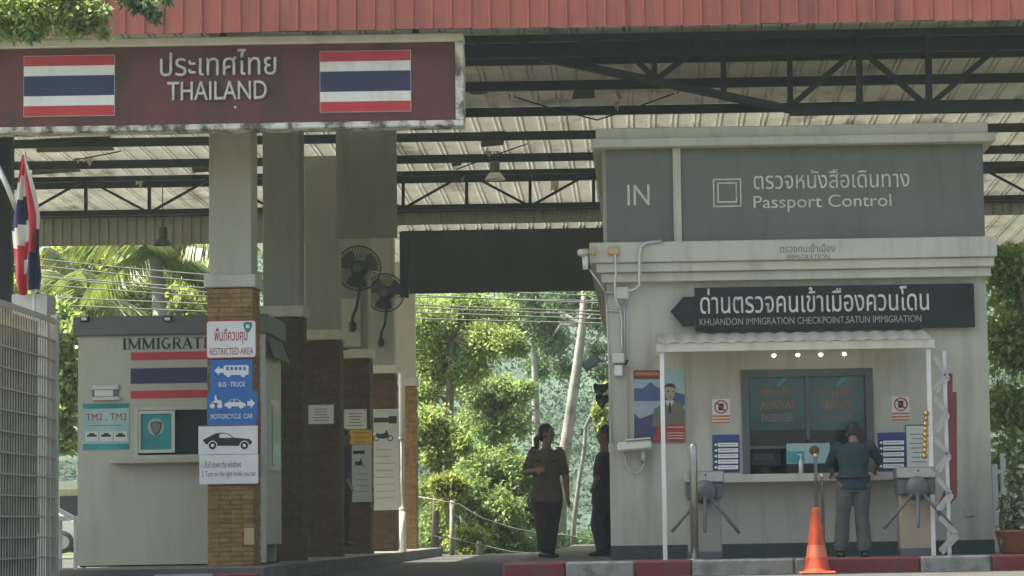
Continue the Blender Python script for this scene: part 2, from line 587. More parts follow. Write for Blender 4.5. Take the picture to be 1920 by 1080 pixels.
k1 = thing('kerb', (lx, 26.4, -0.15), 'red and white painted kerb in front of the immigration booth', 'kerb')
kerbs([(106, 285, M_kred), (285, 400, M_kwhite), (400, 485, M_kred)], 26.4, ZI + 0.002 - 0.055, 'kerb_block', k1)
k2 = thing('kerb', (KX0, 26.4, -0.15), 'red and white painted kerb below the turnstiles and passport window', 'kerb')
kerbs([(942, 1060, M_kred), (1060, 1190, M_kwhite), (1190, 1297, M_kred), (1297, 1490, M_kwhite), (1490, 1512, M_kwhite), (1512, 1726, M_kred), (1726, 1860, M_kwhite), (1860, 1990, M_kred)], 26.4, ZI + 0.006, 'kerb_block', k2)

# ------------------------------------------------------------------ canopy: sheets, purlins, trusses, fascia
H0 = EYE.z


def zroof(Y):                       # underside of the sheets
    return H0 + 5.36 - 0.03 * (Y - 31)


colx0 = P(388, 560, 28).x + 0.25
cano = thing('canopy_roof', (-2, 37, 5.4), 'large metal canopy with red corrugated fascia over the checkpoint lanes', 'canopy')
XL, XR = -13.1, 6.6
# roof sheets, trapezoid ribs every 0.29 m, run along the depth
SW = 0.87


def sheet_mesh(L, slope):
    prof = []
    for k in range(3):
        u = k * 0.29
        prof += [(u, 0), (u + 0.195, 0), (u + 0.2, 0.045), (u + 0.216, 0.045), (u + 0.221, 0), (u + 0.258, 0), (u + 0.263, 0.045), (u + 0.28, 0.045), (u + 0.285, 0)]
    prof.append((SW + 0.012, 0))
    vs = [(u - SW / 2, y, h - slope * (y + L / 2)) for y in (-L / 2, L / 2) for (u, h) in prof]
    n = len(prof)
    fs = [(i, i + 1, n + i + 1, n + i) for i in range(n - 1)]
    me = bpy.data.meshes.new('roof_sheet')
    me.from_pydata(vs, [], fs)
    me.materials.append(M_sheet)
    return me


for (ya, yb, dz) in ((26.55, 33.0, 0.012), (32.8, 40.9, 0.0), (40.95, 50.5, 0.06)):  # third set: unseen rear roof, added to keep sun off the far columns
    me = sheet_mesh(yb - ya, 0.03)
    x = XL if ya < 40 else colx0 - 2.3
    while x < XR:
        link('roof_sheet', me, None, (x + SW / 2, (ya + yb) / 2, zroof(ya) + dz + rnd.uniform(0, 0.004)), cano)
        x += SW
PURL = [27.3, 28.9, 29.6, 31.1, 32.75, 34.45, 36.15, 37.85]
for Y in PURL:
    h = 0.115 if Y < 40 else 0.07
    bx('purlin', XL, XR, Y, Y + 0.06, zroof(Y) - h - 0.006, zroof(Y + 0.06) - 0.006, M_black, cano)


def truss(Y, members, loc, chord_w=0.075):
    t = MB().box((loc[0], Y, loc[2]), (0.02, 0.02, 0.02)).build('roof_truss', M_black, cano)
    for (a, b, w, nm) in members:
        pa, pb = P(a[0], a[1], Y), P(b[0], b[1], Y)
        MB().bar(pa, pb, w, w, up=(0, 1, 0)).build(nm, M_black, t)
    return t


def level(px0, px1, px_ref, py_ref, Y):      # world-level line through a pixel: returns two pixel ends
    z = P(px_ref, py_ref, Y).z
    out = []
    for px in (px0, px1):
        lo, hi = 0.0, 1080.0
        for _ in range(40):
            mid = (lo + hi) / 2
            if P(px, mid, Y).z > z:
                lo = mid
            else:
                hi = mid
        out.append((px, lo))
    return out


# rear truss
Yt = 37.3
mem = []
tl = level(-80, 2100, 950, 323, Yt)
bl = level(-80, 2100, 950, 388, Yt)
cl = level(-80, 2100, 950, 414, 41.0)


def on(l, px):
    return (px, l[0][1] + (l[1][1] - l[0][1]) * (px - l[0][0]) / (l[1][0] - l[0][0]))


mem += [(tl[0], tl[1], 0.07, 'chord'), (bl[0], bl[1], 0.06, 'chord')]
k = 0
for px in range(-80, 2000, 119):
    q = px + 3
    mem.append((on(tl, q), on(bl, q), 0.045, 'web_member'))
    a, b = (on(tl, q), on(bl, q + 119)) if k % 2 == 0 else (on(bl, q), on(tl, q + 119))
    mem.append((a, b, 0.035, 'web_member'))
    k += 1
truss(Yt, mem, (0, Yt, P(950, 323, Yt).z))
z2 = P(950, 414, 41.0).z
bx('tie_beam', XL, XR, 41.0, 41.07, z2 - 0.03, z2 + 0.03, M_black, cano)
# end wall of upright cladding sheets behind the rear truss
M_clad = mat('grey_cladding', (0.30, 0.30, 0.26), 0.5, 0.12, 2, dirt=(0.12, 0.11, 0.08), dirt_amt=0.6, dirt_scale=(8, 8, 0.6))
x = XL
Ycl = 40.75
zlo_l, zlo_c = P(230, 460, Ycl).z, P(950, 419, Ycl).z
while x < XR:
    zl = zlo_l if x < colx0 else zlo_c
    vs, n = [], 0
    pr_ = []
    for k in range(4):
        u = x + k * 0.145
        pr_ += [(u, 0), (u + 0.105, 0), (u + 0.115, 0.03), (u + 0.13, 0.03), (u + 0.145, 0.0)]
    n = len(pr_)
    vs = [(u, Ycl - d_, z) for z in (zl, zroof(Ycl) - 0.01) for (u, d_) in pr_]
    MB().add(vs, [(j, j + 1, n + j + 1, n + j) for j in range(n - 1)]).build('cladding_sheet', M_clad, cano)
    x += 0.58
bx('end_beam', XL, XR, 40.6, 40.7, zroof(40.6) - 0.13, zroof(40.6) - 0.02, M_black, cano)
# torn foil and bare patches under the sheets
M_torn = mat('bare_rusty_sheet', (0.10, 0.075, 0.05), 0.8, 0.5, 7)
M_foil = mat('torn_foil', (0.42, 0.38, 0.30), 0.7, 0.3, 8)
for (pts, mm) in (([(62, 262), (135, 258), (205, 256), (214, 282), (150, 284), (70, 286)], M_torn), ([(60, 306), (140, 302), (152, 322), (60, 328)], M_torn), ([(355, 303), (390, 300), (392, 322), (362, 324)], M_torn),
                  ([(905, 248), (948, 246), (944, 272), (902, 276)], M_torn), ([(1080, 160), (1112, 158), (1116, 184), (1072, 186)], M_torn), ([(850, 292), (868, 290), (865, 310), (848, 312)], M_torn),
                  ([(1150, 162), (1158, 160), (1166, 186), (1160, 187)], M_foil)):
    vs = []
    for (a_, b_) in pts:
        dirv = P(a_, b_, 10.0) - EYE
        # where this line of sight meets the roof plane
        tt = (zroof(0) - 0.012 - EYE.z) / (dirv.z + 0.03 * dirv.y)
        vs.append(EYE + dirv * tt)
    n = len(vs)
    MB().add([tuple(v) for v in vs] + [(v.x, v.y, v.z + 0.006) for v in vs], [tuple(range(n)), tuple(range(2 * n - 1, n - 1, -1))] + [(j, (j + 1) % n, n + (j + 1) % n, n + j) for j in range(n)]).build('bare_patch', mm, cano)
for (px, py, Y, ln, w) in ((145, 286, 36.0, 0.16, 0.10), (166, 284, 36.0, 0.22, 0.16), (262, 330, 37.7, 0.2, 0.12), (100, 326, 37.7, 0.14, 0.07), (915, 272, 36.0, 0.2, 0.14), (932, 272, 36.0, 0.16, 0.1), (1157, 188, 32.6, 0.16, 0.05), (865, 318, 37.6, 0.2, 0.12), (1040, 340, 38.5, 0.22, 0.12)):
    p = P(px, py, Y)
    vs = [(p.x - w / 2, Y, p.z + 0.04), (p.x + w / 2, Y + 0.03, p.z + 0.04), (p.x + w * 0.45, Y - 0.03, p.z - ln * 0.4), (p.x + w * 0.1, Y + 0.02, p.z - ln), (p.x - w * 0.2, Y - 0.02, p.z - ln * 0.55), (p.x - w * 0.5, Y + 0.02, p.z - ln * 0.7)]
    MB().add(vs, [(0, 1, 2), (0, 2, 4), (2, 3, 4), (0, 4, 5)]).build('torn_foil', M_foil, cano)
# front truss with a falling lower chord
Yf = 28.35
mem = [((700, 78), (1990, 56), 0.08, 'chord'), ((700, 108), (1315, 96), 0.075, 'chord'),
       ((1015, 108), (1495, 208), 0.085, 'chord'), ((1310, 98), (1990, 86), 0.075, 'chord'),
       ((1100, 72), (1100, 128), 0.075, 'web_member'), ((1225, 70), (1228, 150), 0.06, 'web_member'), ((1355, 70), (1357, 178), 0.06, 'web_member'),
       ((1480, 64), (1482, 205), 0.06, 'web_member'), ((1185, 104), (1228, 148), 0.06, 'web_member'), ((1298, 98), (1235, 146), 0.06, 'web_member'),
       ((1310, 60), (1310, 100), 0.09, 'web_member'), ((900, 72), (900, 108), 0.08, 'web_member'), ((985, 70), (985, 108), 0.08, 'web_member'),
       ((1480, 208), (1990, 200), 0.10, 'chord'), ((1482, 200), (1610, 90), 0.06, 'web_member'), ((1610, 90), (1740, 200), 0.06, 'web_member'),
       ((1740, 200), (1870, 90), 0.06, 'web_member'), ((1610, 60), (1612, 202), 0.07, 'web_member'), ((1740, 60), (1742, 200), 0.07, 'web_member')]
truss(Yf, mem, (0, Yf, P(1100, 78, Yf).z))
# red fascia: sheets with a folded seam, each its own piece
Yr = 26.42
zb = P(650, 57, Yr).z
zt = zb + 1.0
pw = 0.197
x = XL
i = 0
while x < 6.6:
    z0 = zb + rnd.uniform(-0.006, 0.006)
    m = MB()
    pr = [(x, 0), (x + pw - 0.03, 0.0), (x + pw - 0.022, -0.022), (x + pw - 0.008, -0.022), (x + pw + 0.001, 0.004)]
    vs = [(u, Yr + d, z) for z in (z0, zt) for (u, d) in pr]
    n = len(pr)
    m.add(vs, [(j, j + 1, n + j + 1, n + j) for j in range(n - 1)])
    m.build('fascia_sheet', M_roofred, cano)
    x += pw
bx('fascia_rail', XL, 6.6, Yr + 0.06, Yr + 0.12, zb + 0.02, zb + 0.12, M_black, cano)
bx('gutter_edge', XL, 6.6, Yr + 0.03, Yr + 0.05, zt - 0.02, zt + 0.05, M_roofred, cano)
# roof slope above the fascia keeps sky light out of the canopy
MB().add([(XL, Yr, zt + 0.03), (6.6, Yr, zt + 0.03), (6.6, 33, zt + 1.4), (XL, 33, zt + 1.4)], [(0, 1, 2, 3)]).build('roof_slope', M_roofred, cano)
# steel posts of the canopy (right one hidden in the picture)
for (pxa, Y) in ((756, 43.3),):
    p = P(pxa, 340, Y)
    bx('post', p.x - 0.07, p.x + 0.07, Y, Y + 0.14, 4.2, zroof(Y) - 0.05, M_black, cano)
    MB().bar(P(745, 425, Y), P(748, 260, Y), 0.05, 0.05).build('post_brace', M_alu, cano)
pL = P(8, 330, 33.0)
bx('post', pL.x - 0.11, pL.x + 0.09, 33.0, 33.16, ZI - 0.19, zroof(33) - 0.12, M_black, cano)
# dark hanging panel at the far end
x0, x1 = P(790, 490, 44).x, P(1290, 490, 44).x
dp = bx('hanging_panel', P(752, 430, 44).x, x1, 44, 44.12, P(960, 547, 44).z, P(960, 424, 44).z, M_darkpanel)
tag(dp, 'dark grey panel hanging across the lane opening under the roof', 'panel')
bx('edge_strip', P(752, 430, 44).x, x1, 43.985, 44.13, P(960, 424, 44).z + 0.002, P(960, 419, 44).z, M_alu, dp)

# ------------------------------------------------------------------ columns with stone-faced feet
CW = 0.497
CS = 4.0
colx = P(388, 560, 28).x
ztop = [zroof(28 + CS * j) - 0.02 for j in range(5)] + [P(765, 437, 48).z]
zcap = P(436, 538, 28).z
brick_me = None


def unit_brick(w, d, h):
    me = bpy.data.meshes.new('brick')
    b = MB().box((0, 0, 0), (w, d, h), 0.004)
    me.from_pydata(b.v, [], b.f)
    return me


BR = {}
M_dk1 = mat('inner_column_stone', (0.085, 0.052, 0.026), 0.75, 0.25, 14, bump=0.3, bscale=50)  # darker brown courses for the four inner columns
M_dk2 = mat('inner_column_stone_dark', (0.07, 0.042, 0.022), 0.75, 0.25, 14, bump=0.3, bscale=50)
for (w, tagn) in ((0.2445, 'L'), (0.1225, 'S')):
    for mi, mm in enumerate((M_brick, M_brick2, M_brick3, M_dk1, M_dk2)):
        me = unit_brick(w, 0.05, 0.0485)
        me.materials.append(mm)
        BR[(tagn, mi, 'f')] = me
        me = unit_brick(0.05, w, 0.0485)
        me.materials.append(mm)
        BR[(tagn, mi, 's')] = me
ordn = ['nearest column, beige above brown stone, with traffic signs on it', 'second column from the front, beside the immigration booth',
        'third column from the front, with a white notice on its stone foot', 'fourth column from the front, carrying the larger wall fan',
        'fifth column from the front, carrying the smaller wall fan', 'farthest column of the row, beside the open lane']
for i in range(6):
    Y = 28 + CS * i
    x0 = colx
    t = thing('gate_column', (x0 + CW / 2, Y + CW / 2, 0), ordn[i], 'column', 'row of gate columns')
    bx('shaft', x0 + 0.02, x0 + CW - 0.02, Y + 0.02, Y + CW - 0.02, zcap, ztop[i], M_cream if i in (0, 5) else M_shadegrey, t, 0.008)
    bx('capital', x0 - 0.03, x0 + CW + 0.03, Y - 0.03, Y + CW + 0.03, zcap - 0.005, zcap + 0.135, M_trim, t, 0.01)
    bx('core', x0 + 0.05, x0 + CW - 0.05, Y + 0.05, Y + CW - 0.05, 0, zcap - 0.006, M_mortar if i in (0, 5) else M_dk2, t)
    r = 0
    z = 0.026
    while z < zcap - 0.04:
        odd = r % 2
        us = ([(0.125, 'L'), (0.372, 'L')] if odd else [(0.063, 'S'), (0.2485, 'L'), (0.434, 'S')])
        for (u, s) in us:
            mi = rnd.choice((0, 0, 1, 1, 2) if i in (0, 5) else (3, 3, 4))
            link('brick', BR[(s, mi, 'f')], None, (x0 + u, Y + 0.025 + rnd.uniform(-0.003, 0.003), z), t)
        for (u, s) in us:
            uu = u * 0.82 + 0.075
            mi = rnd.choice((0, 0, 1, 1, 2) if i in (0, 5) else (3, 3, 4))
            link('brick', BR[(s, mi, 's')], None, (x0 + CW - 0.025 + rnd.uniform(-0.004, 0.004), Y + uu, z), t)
        z += 0.0503
        r += 1
# beam over the columns, behind the sign
bm_ = bx('beam', colx - 0.02, colx + CW + 0.02, 28.5, 31.98, 5.40, 5.48, M_cream)
tag(bm_, 'long beam lying on the row of columns under the roof', 'beam')

q0, q1 = P(630, 340, 33.5), P(743, 340, 33.5)
dp2 = bx('drop_wall', q0.x, q1.x, 33.5, 33.6, P(690, 446, 33.5).z, zroof(33.5) - 0.02, M_shadegrey)
tag(dp2, 'cream upper wall piece under the roof above the two wall fans', 'wall')

# ------------------------------------------------------------------ THAILAND sign
Ys = 26.75
es = thing('entrance_sign', (P(430, 150, Ys).x, Ys, P(430, 150, Ys).z), 'maroon THAILAND sign board with two flags and stained white frame', 'sign')
zt_, zb_ = P(430, 68, Ys).z, P(430, 243, Ys).z
xs0, xs1 = P(-160, 150, Ys).x, P(869, 150, Ys).x
fw = 0.085
bx('panel', xs0 + 0.02, xs1 - 0.02, Ys + 0.06, Ys + 0.26, zb_ + 0.02, zt_ - 0.02, M_signred, es)
bx('frame_rail', xs0, xs1, Ys, Ys + 0.28, zt_ - fw, zt_, M_frametop, es, 0.012)
bx('frame_rail', xs0, xs1, Ys, Ys + 0.28, zb_, zb_ + 0.065, M_frame, es, 0.012)
bx('frame_stile', xs1 - fw, xs1 + 0.002, Ys - 0.002, Ys + 0.282, zb_ + 0.066, zt_ - fw - 0.001, M_frame, es, 0.008)
Yp = Ys + 0.06
for (a, b, y0, y1) in ((45, 216, 104, 219), (600, 771, 95, 211)):
    cx, cz, w, h = rect(a, y0, b, y1, Yp)
    fp = MB().box((cx, Yp - 0.012, cz), (w + 0.01, 0.016, h + 0.01)).build('flag_panel', M_flagwhite, es)
    unit = h / 6
    zz = cz - h / 2
    for (n, mm) in ((1, M_flagred), (1, M_flagwhite), (2, M_flagblue), (1, M_flagwhite), (1, M_flagred)):
        bx('stripe', cx - w / 2, cx + w / 2, Yp - 0.03, Yp - 0.021, zz + 0.0015, zz + n * unit - 0.0015, mm, fp)
        zz += n * unit
text('letter', 'ประเทศไทย', (300, 93, 520, 143), Yp - 0.01, M_letter, es, 0.045, 0.0, each=True)
text('letter', 'THAILAND', (314, 153, 502, 188), Yp - 0.01, M_letter, es, 0.045, 0.002, each=True)
# small lamp/insulator under the lettering
MB().ball(P(441, 201, Yp - 0.02), 0.014, 8, 6).build('fixing_cap', M_white, es)
# struts that hold the sign to the roof
for px in (60, 420, 780):
    p = P(px, 60, Ys + 0.2)
    bx('hanger', p.x - 0.03, p.x + 0.03, Ys + 0.12, Ys + 0.18, zt_ - 0.005, zroof(27) - 0.02, M_black, es)

# ------------------------------------------------------------------ immigration booth
Yb = 29.15
bo = thing('immigration_booth', (P(320, 1050, Yb).x, Yb + 0.65, 0), 'cream immigration booth with flag stripes and sliding window behind the nearest column', 'booth')
zb0, zb1 = P(320, 1058, Yb).z, P(320, 628, Yb).z
zbt = P(320, 592, Yb).z
xb0, xb1 = P(146, 840, Yb).x, P(497, 840, Yb).x
bd = 1.3
win = rect(256, 768, 470, 852, Yb)
wx0, wx1, wz0, wz1 = win[0] - win[2] / 2, win[0] + win[2] / 2, win[1] - win[3] / 2, win[1] + win[3] / 2
m = MB()       # front wall round the window opening, plus sides and back
T = 0.06
for (a, b, c, d) in ((xb0, wx0, zb0, zb1), (wx1, xb1, zb0, zb1), (wx0, wx1, zb0, wz0), (wx0, wx1, wz1, zb1)):
    m.box(((a + b) / 2, Yb + T / 2, (c + d) / 2), (b - a, T, d - c))
m.build('front_wall', M_booth, bo)
bx('side_wall', xb0, xb0 + T, Yb + T + 0.001, Yb + bd, zb0, zb1, M_booth, bo)
sw = bx('side_wall', xb1 - T, xb1, Yb + T + 0.001, Yb + bd, zb0 + 0.2, zb1, M_booth, bo)
bx('back_wall', xb0 + T, xb1 - T, Yb + bd - T, Yb + bd, zb0, zb1, M_booth, bo)
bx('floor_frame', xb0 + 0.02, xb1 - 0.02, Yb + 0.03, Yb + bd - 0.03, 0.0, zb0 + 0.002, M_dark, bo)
bx('roof_fascia', xb0 - 0.05, xb1 + 0.05, Yb - 0.06, Yb + bd + 0.06, zb1, zbt, M_boothgrey, bo, 0.012)
bx('corner_trim', xb1 - 0.035, xb1 + 0.006, Yb - 0.008, Yb + 0.05, zb0, zb1 - 0.002, M_alu, bo)
# tilted flap over the side opening
MB().add([(xb1 + 0.002, Yb + 0.1, zb1 + 0.02), (xb1 + 0.002, Yb + bd, zb1 + 0.02), (xb1 + 0.11, Yb + bd, zb1 - 0.26), (xb1 + 0.11, Yb + 0.1, zb1 - 0.26),
          (xb1 + 0.002, Yb + 0.1, zb1 - 0.01), (xb1 + 0.002, Yb + bd, zb1 - 0.01), (xb1 + 0.09, Yb + bd, zb1 - 0.27), (xb1 + 0.09, Yb + 0.1, zb1 - 0.27)],
         [(0, 1, 2, 3), (4, 5, 6, 7), (0, 3, 7, 4), (1, 2, 6, 5), (2, 3, 7, 6), (0, 1, 5, 4)]).build('side_flap', M_boothgrey, bo)
sf = bx('side_window', xb1, xb1 + 0.02, Yb + 0.35, Yb + 1.1, 1.05, 1.85, M_alu, bo)
bx('pane', xb1 + 0.0205, xb1 + 0.028, Yb + 0.41, Yb + 1.04, 1.11, 1.79, M_glassdark, sf)
for px in (158, 314):
    c = P(px, 598, Yb - 0.1)
    l = MB().box((c.x, Yb - 0.085, c.z), (0.10, 0.05, 0.06), 0.008).build('downlight', M_blackplastic, bo)
    MB().box((c.x, Yb - 0.113, c.z), (0.06, 0.006, 0.032)).build('lens', M_white, l)
# window
wf = MB()
for (a, b, c, d) in ((wx0 - 0.02, wx1 + 0.02, wz1, wz1 + 0.035), (wx0 - 0.02, wx1 + 0.02, wz0 - 0.035, wz0), (wx0 - 0.02, wx0 + 0.02, wz0, wz1), (wx1 - 0.02, wx1 + 0.02, wz0, wz1)):
    wf.box(((a + b) / 2, Yb, (c + d) / 2), (b - a, 0.05, d - c))
wfo = wf.build('window_frame', M_trim, bo)
sash = rect(258, 770, 328, 849, Yb)
ms = MB()
sx, sz_, sw_, sh_ = sash
e = 0.035
for (cx, cz, w, h) in ((sx, sz_ + sh_ / 2 - e / 2, sw_, e), (sx, sz_ - sh_ / 2 + e / 2, sw_, e), (sx - sw_ / 2 + e / 2, sz_, e, sh_ - 2 * e), (sx + sw_ / 2 - e / 2, sz_, e, sh_ - 2 * e)):
    ms.box((cx, Yb + 0.0, cz), (w, 0.03, h))
so = ms.build('sliding_sash', M_plastic, bo)
MB().box((sx, Yb + 0.008, sz_), (sw_ - 2 * e, 0.006, sh_ - 2 * e)).build('pane', M_teal, so)
text('emblem_print', 'o', (278, 786, 306, 815), Yb + 0.004, M_tealpale, so, 0.001, 0.02)
c = P(293, 802, Yb)
shield = [(-0.062, 0.06), (0.0, 0.075), (0.062, 0.06), (0.06, 0.0), (0.035, -0.055), (0.0, -0.088), (-0.035, -0.055), (-0.06, 0.0)]
MB().prism([(c.x + a, c.z + b) for a, b in shield], Yb + 0.0005, Yb + 0.0035).build('shield_emblem', M_mortar, so)
MB().prism([(c.x + a * 0.7, c.z + b * 0.7) for a, b in shield], Yb - 0.0025, Yb - 0.0002).build('shield_emblem', M_print_grey, so)
bx('pane', sx + sw_ / 2 + 0.01, wx1, Yb + 0.035, Yb + 0.041, wz0, wz1, M_glassdark, bo)
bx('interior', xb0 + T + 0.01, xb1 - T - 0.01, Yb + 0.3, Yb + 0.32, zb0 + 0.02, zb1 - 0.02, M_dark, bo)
bx('sill', *(P(212, 860, Yb).x, P(478, 860, Yb).x), Yb - 0.16, Yb - 0.001, P(340, 868, Yb).z, P(340, 858, Yb).z, M_booth, bo, 0.006)
# painted flag and lettering on the booth
for (y0, y1, mm) in ((659, 674, M_flagred), (689, 718, M_flagblue), (731, 746, M_flagred)):
    plate('flag_stripe', (245, y0, 470, y1), Yb - 0.004, 0.003, mm, bo)


def serif_word(word, r, Y, m, parent):
    """heavy roman capitals with slab serifs, each its own letter"""
    G = {'I': [((0.5, 0), (0.5, 1), 0.24)], 'M': [((0.14, 0), (0.14, 1), 0.1), ((0.14, 0.98), (0.5, 0.08), 0.2), ((0.5, 0.08), (0.86, 0.98), 0.1), ((0.84, 0), (0.84, 1), 0.19)],
         'R': [((0.22, 0), (0.22, 1), 0.2), ((0.2, 0.96), (0.6, 0.96), 0.08), ((0.6, 0.97), (0.76, 0.82), 0.13), ((0.76, 0.86), (0.76, 0.66), 0.16), ((0.76, 0.7), (0.58, 0.52), 0.13), ((0.2, 0.52), (0.6, 0.52), 0.08), ((0.48, 0.52), (0.9, 0.0), 0.19)],
         'A': [((0.12, 0), (0.5, 1), 0.09), ((0.48, 1), (0.88, 0), 0.22), ((0.26, 0.33), (0.72, 0.33), 0.08)],
         'T': [((0.5, 0), (0.5, 1), 0.2), ((0.08, 0.95), (0.92, 0.95), 0.1)]}
    ring = [(0.5 + 0.38 * math.cos(a), 0.5 + 0.46 * math.sin(a)) for a in [math.pi * 2 * k / 14 for k in range(15)]]
    G['O'] = [(ring[k], ring[k + 1], 0.1 + 0.1 * abs(math.cos(math.pi * 2 * (k + 0.5) / 14))) for k in range(14)]
    gr = [(0.5 + 0.38 * math.cos(a), 0.5 + 0.46 * math.sin(a)) for a in [math.radians(48 + 264 * k / 11) for k in range(12)]]
    G['G'] = [(gr[k], gr[k + 1], 0.19 if 3 < k < 9 else 0.12) for k in range(11)] + [((0.78, 0.08), (0.78, 0.42), 0.18), ((0.58, 0.43), (0.95, 0.43), 0.07)]
    G['N'] = [((0.16, 0), (0.16, 1), 0.09), ((0.14, 0.98), (0.84, 0.04), 0.21), ((0.84, 0), (0.84, 1), 0.09)]
    wd = {'I': 0.5, 'M': 1.25}
    serif = {'I': (0.5,), 'M': (0.14, 0.86), 'R': (0.22,), 'A': (0.12, 0.88), 'T': (0.5,), 'N': (0.16,)}
    cx, cz, w, h = rect(*r, Y)
    tot = sum(wd.get(ch, 0.92) for ch in word)
    u = w / tot
    x = cx - w / 2
    for ch in word:
        cw = wd.get(ch, 0.92) * u
        b = MB()
        sc = (1.0 if ch != 'I' else 1.7) * min(cw, h)
        for j, (a, c_, t) in enumerate(G[ch]):
            pa = Vector((x + a[0] * cw, Y - 0.003 - 0.0004 * j, cz - h / 2 + a[1] * h))
            pb = Vector((x + c_[0] * cw, Y - 0.003 - 0.0004 * j, cz - h / 2 + c_[1] * h))
            b.bar(pa, pb, t * sc, 0.004, up=(0, 1, 0))
        for sxp in serif.get(ch, ()):
            for zz in ((0.03, 0.97) if ch in 'IMN' else (0.03,)):
                b.box((x + sxp * cw, Y - 0.0075, cz - h / 2 + zz * h), (0.34 * sc, 0.004, 0.06 * h))
        b.build('letter', m, parent)
        x += cw


serif_word('IMMIGRATION', (228, 633, 430, 654), Yb, M_print_black, bo)


# card holder and TM2, TM3 notice on the booth
ch = thing('card_holder', P(197, 752, Yb - 0.02), 'small grey metal card holder on booth wall above the TM2 notice', 'holder')
plate('back', (173, 722, 222, 750), Yb - 0.012, 0.011, M_greypanel, ch)
plate('shelf', (173, 744, 223, 750), Yb - 0.05, 0.037, M_alu, ch)
plate('shelf', (173, 722, 222, 730), Yb - 0.03, 0.017, M_alu, ch)
plate('card', (177, 731, 212, 743), Yb - 0.022, 0.004, M_paper, ch)
tm = thing('notice_board', P(198, 842, Yb), 'square teal notice reading TM2 , TM3 with three small pictures on the booth', 'notice')
plate('board', (155, 756, 242, 843), Yb - 0.008, 0.007, M_tealpale, tm)
plate('printed_band', (155.5, 756.5, 241.5, 766), Yb - 0.0095, 0.001, M_teal, tm)
plate('printed_band', (155.5, 832, 241.5, 842.5), Yb - 0.0095, 0.001, M_teal, tm)
text('lettering', 'TM2 , TM3', (161, 775, 237, 790), Yb - 0.0085, M_print_red, tm, 0.002, 0.0)
plate('rule', (167, 797, 229, 798.5), Yb - 0.0095, 0.001, M_print_grey, tm)
for px in (172, 199, 226):
    q = plate('picture', (px - 12, 809, px + 12, 827), Yb - 0.0105, 0.002, M_paper, tm)
    plate('vehicle_print', (px - 9, 815, px + 9, 819), Yb - 0.0115, 0.001, M_print_black, q)
    plate('vehicle_print', (px - 5, 812, px + 5, 815), Yb - 0.0115, 0.001, M_print_black, q)

# ------------------------------------------------------------------ signs on the nearest column
Yc = 27.965


def circle(cx, cz, r, n=16):
    return [(cx + r * math.cos(2 * math.pi * k / n), cz + r * math.sin(2 * math.pi * k / n)) for k in range(n)]


def pxpoly(pts, Y):
    return [(P(a, b, Y).x, P(a, b, Y).z) for a, b in pts]


def rounded(r, Y, rad):
    cx, cz, w, h = rect(*r, Y)
    out = []
    for (sx, sz, a0) in ((1, 1, 0), (-1, 1, 90), (-1, -1, 180), (1, -1, 270)):
        for k in range(4):
            a = math.radians(a0 + 30 * k)
            out.append((cx + sx * (w / 2 - rad) + rad * math.cos(a), cz + sz * (h / 2 - rad) + rad * math.sin(a)))
    return out


ra = thing('restricted_area_sign', P(434, 672, Yc), 'white RESTRICTED AREA sign with red Thai lettering, topmost on the nearest column', 'sign')
MB().prism(rounded((386, 600, 481, 672), Yc - 0.012, 0.03), Yc - 0.012, Yc + 0.0).build('border', M_print_red, ra)
MB().prism(rounded((388, 602, 479, 670), Yc - 0.015, 0.027), Yc - 0.015, Yc - 0.0125).build('face', M_print_white, ra)
text('lettering', 'พื้นที่ควบคุม', (402, 614, 464, 646), Yc - 0.0152, M_print_red, ra, 0.002, 0.008)
text('lettering', 'RESTRICTED AREA', (393, 652, 475, 665), Yc - 0.0152, M_print_red, ra, 0.002, 0.002)
c = P(465, 613, Yc)
MB().prism([(c.x + a * 0.75, c.z + b * 0.75) for a, b in shield], Yc - 0.018, Yc - 0.0152).build('shield_emblem', M_teal, ra)
MB().prism(circle(c.x, c.z + 0.005, 0.022), Yc - 0.02, Yc - 0.0182).build('shield_emblem', M_print_white, ra)

bs = thing('bus_truck_sign', P(432, 738, Yc), 'blue BUS - TRUCK sign with white bus and left arrow on the nearest column', 'sign')
plate('face', (394, 674, 473, 739), Yc - 0.010, 0.009, M_print_blue, bs)
ic = MB()
Yi = Yc - 0.0135
ic.prism(rounded((419, 685, 466, 703), Yi, 0.015), Yi, Yi + 0.003)
ic.prism(pxpoly([(402, 695), (411, 686), (411, 691), (419, 691), (419, 699), (411, 699), (411, 704)], Yi), Yi, Yi + 0.003)
for px in (428, 456):
    p = P(px, 703, Yi)
    ic.prism(circle(p.x, p.z, 0.024), Yi - 0.001, Yi + 0.003)
ic.build('bus_symbol', M_print_white, bs)
wi = MB()
for px in (424, 432, 440, 448, 456):
    wi.prism(pxpoly([(px, 688), (px, 694), (px + 5, 694), (px + 5, 688)], Yi), Yi - 0.002, Yi - 0.0005)
wi.build('bus_symbol', M_print_blue, bs)
text('lettering', 'BUS · TRUCK', (410, 716, 460, 725), Yc - 0.0102, M_print_white, bs, 0.002, 0.01)
mc = thing('motorcycle_car_sign', P(434, 797, Yc), 'blue MOTORCYCLE CAR sign with right arrow below the bus sign', 'sign')
MB().prism(rounded((388, 733, 483, 797), Yc - 0.016, 0.04), Yc - 0.016, Yc - 0.0105).build('face', M_print_blue, mc)
Yi = Yc - 0.0205


def car_shape(x0, x1, y0, y1):
    f = lambda u, v: (x0 + (x1 - x0) * u, y1 + (y0 - y1) * v)
    return [f(*q) for q in ((0.0, 0.18), (0.02, 0.5), (0.16, 0.6), (0.3, 0.95), (0.62, 1.0), (0.8, 0.62), (0.97, 0.5), (1.0, 0.2), (0.95, 0.12), (0.05, 0.12))]


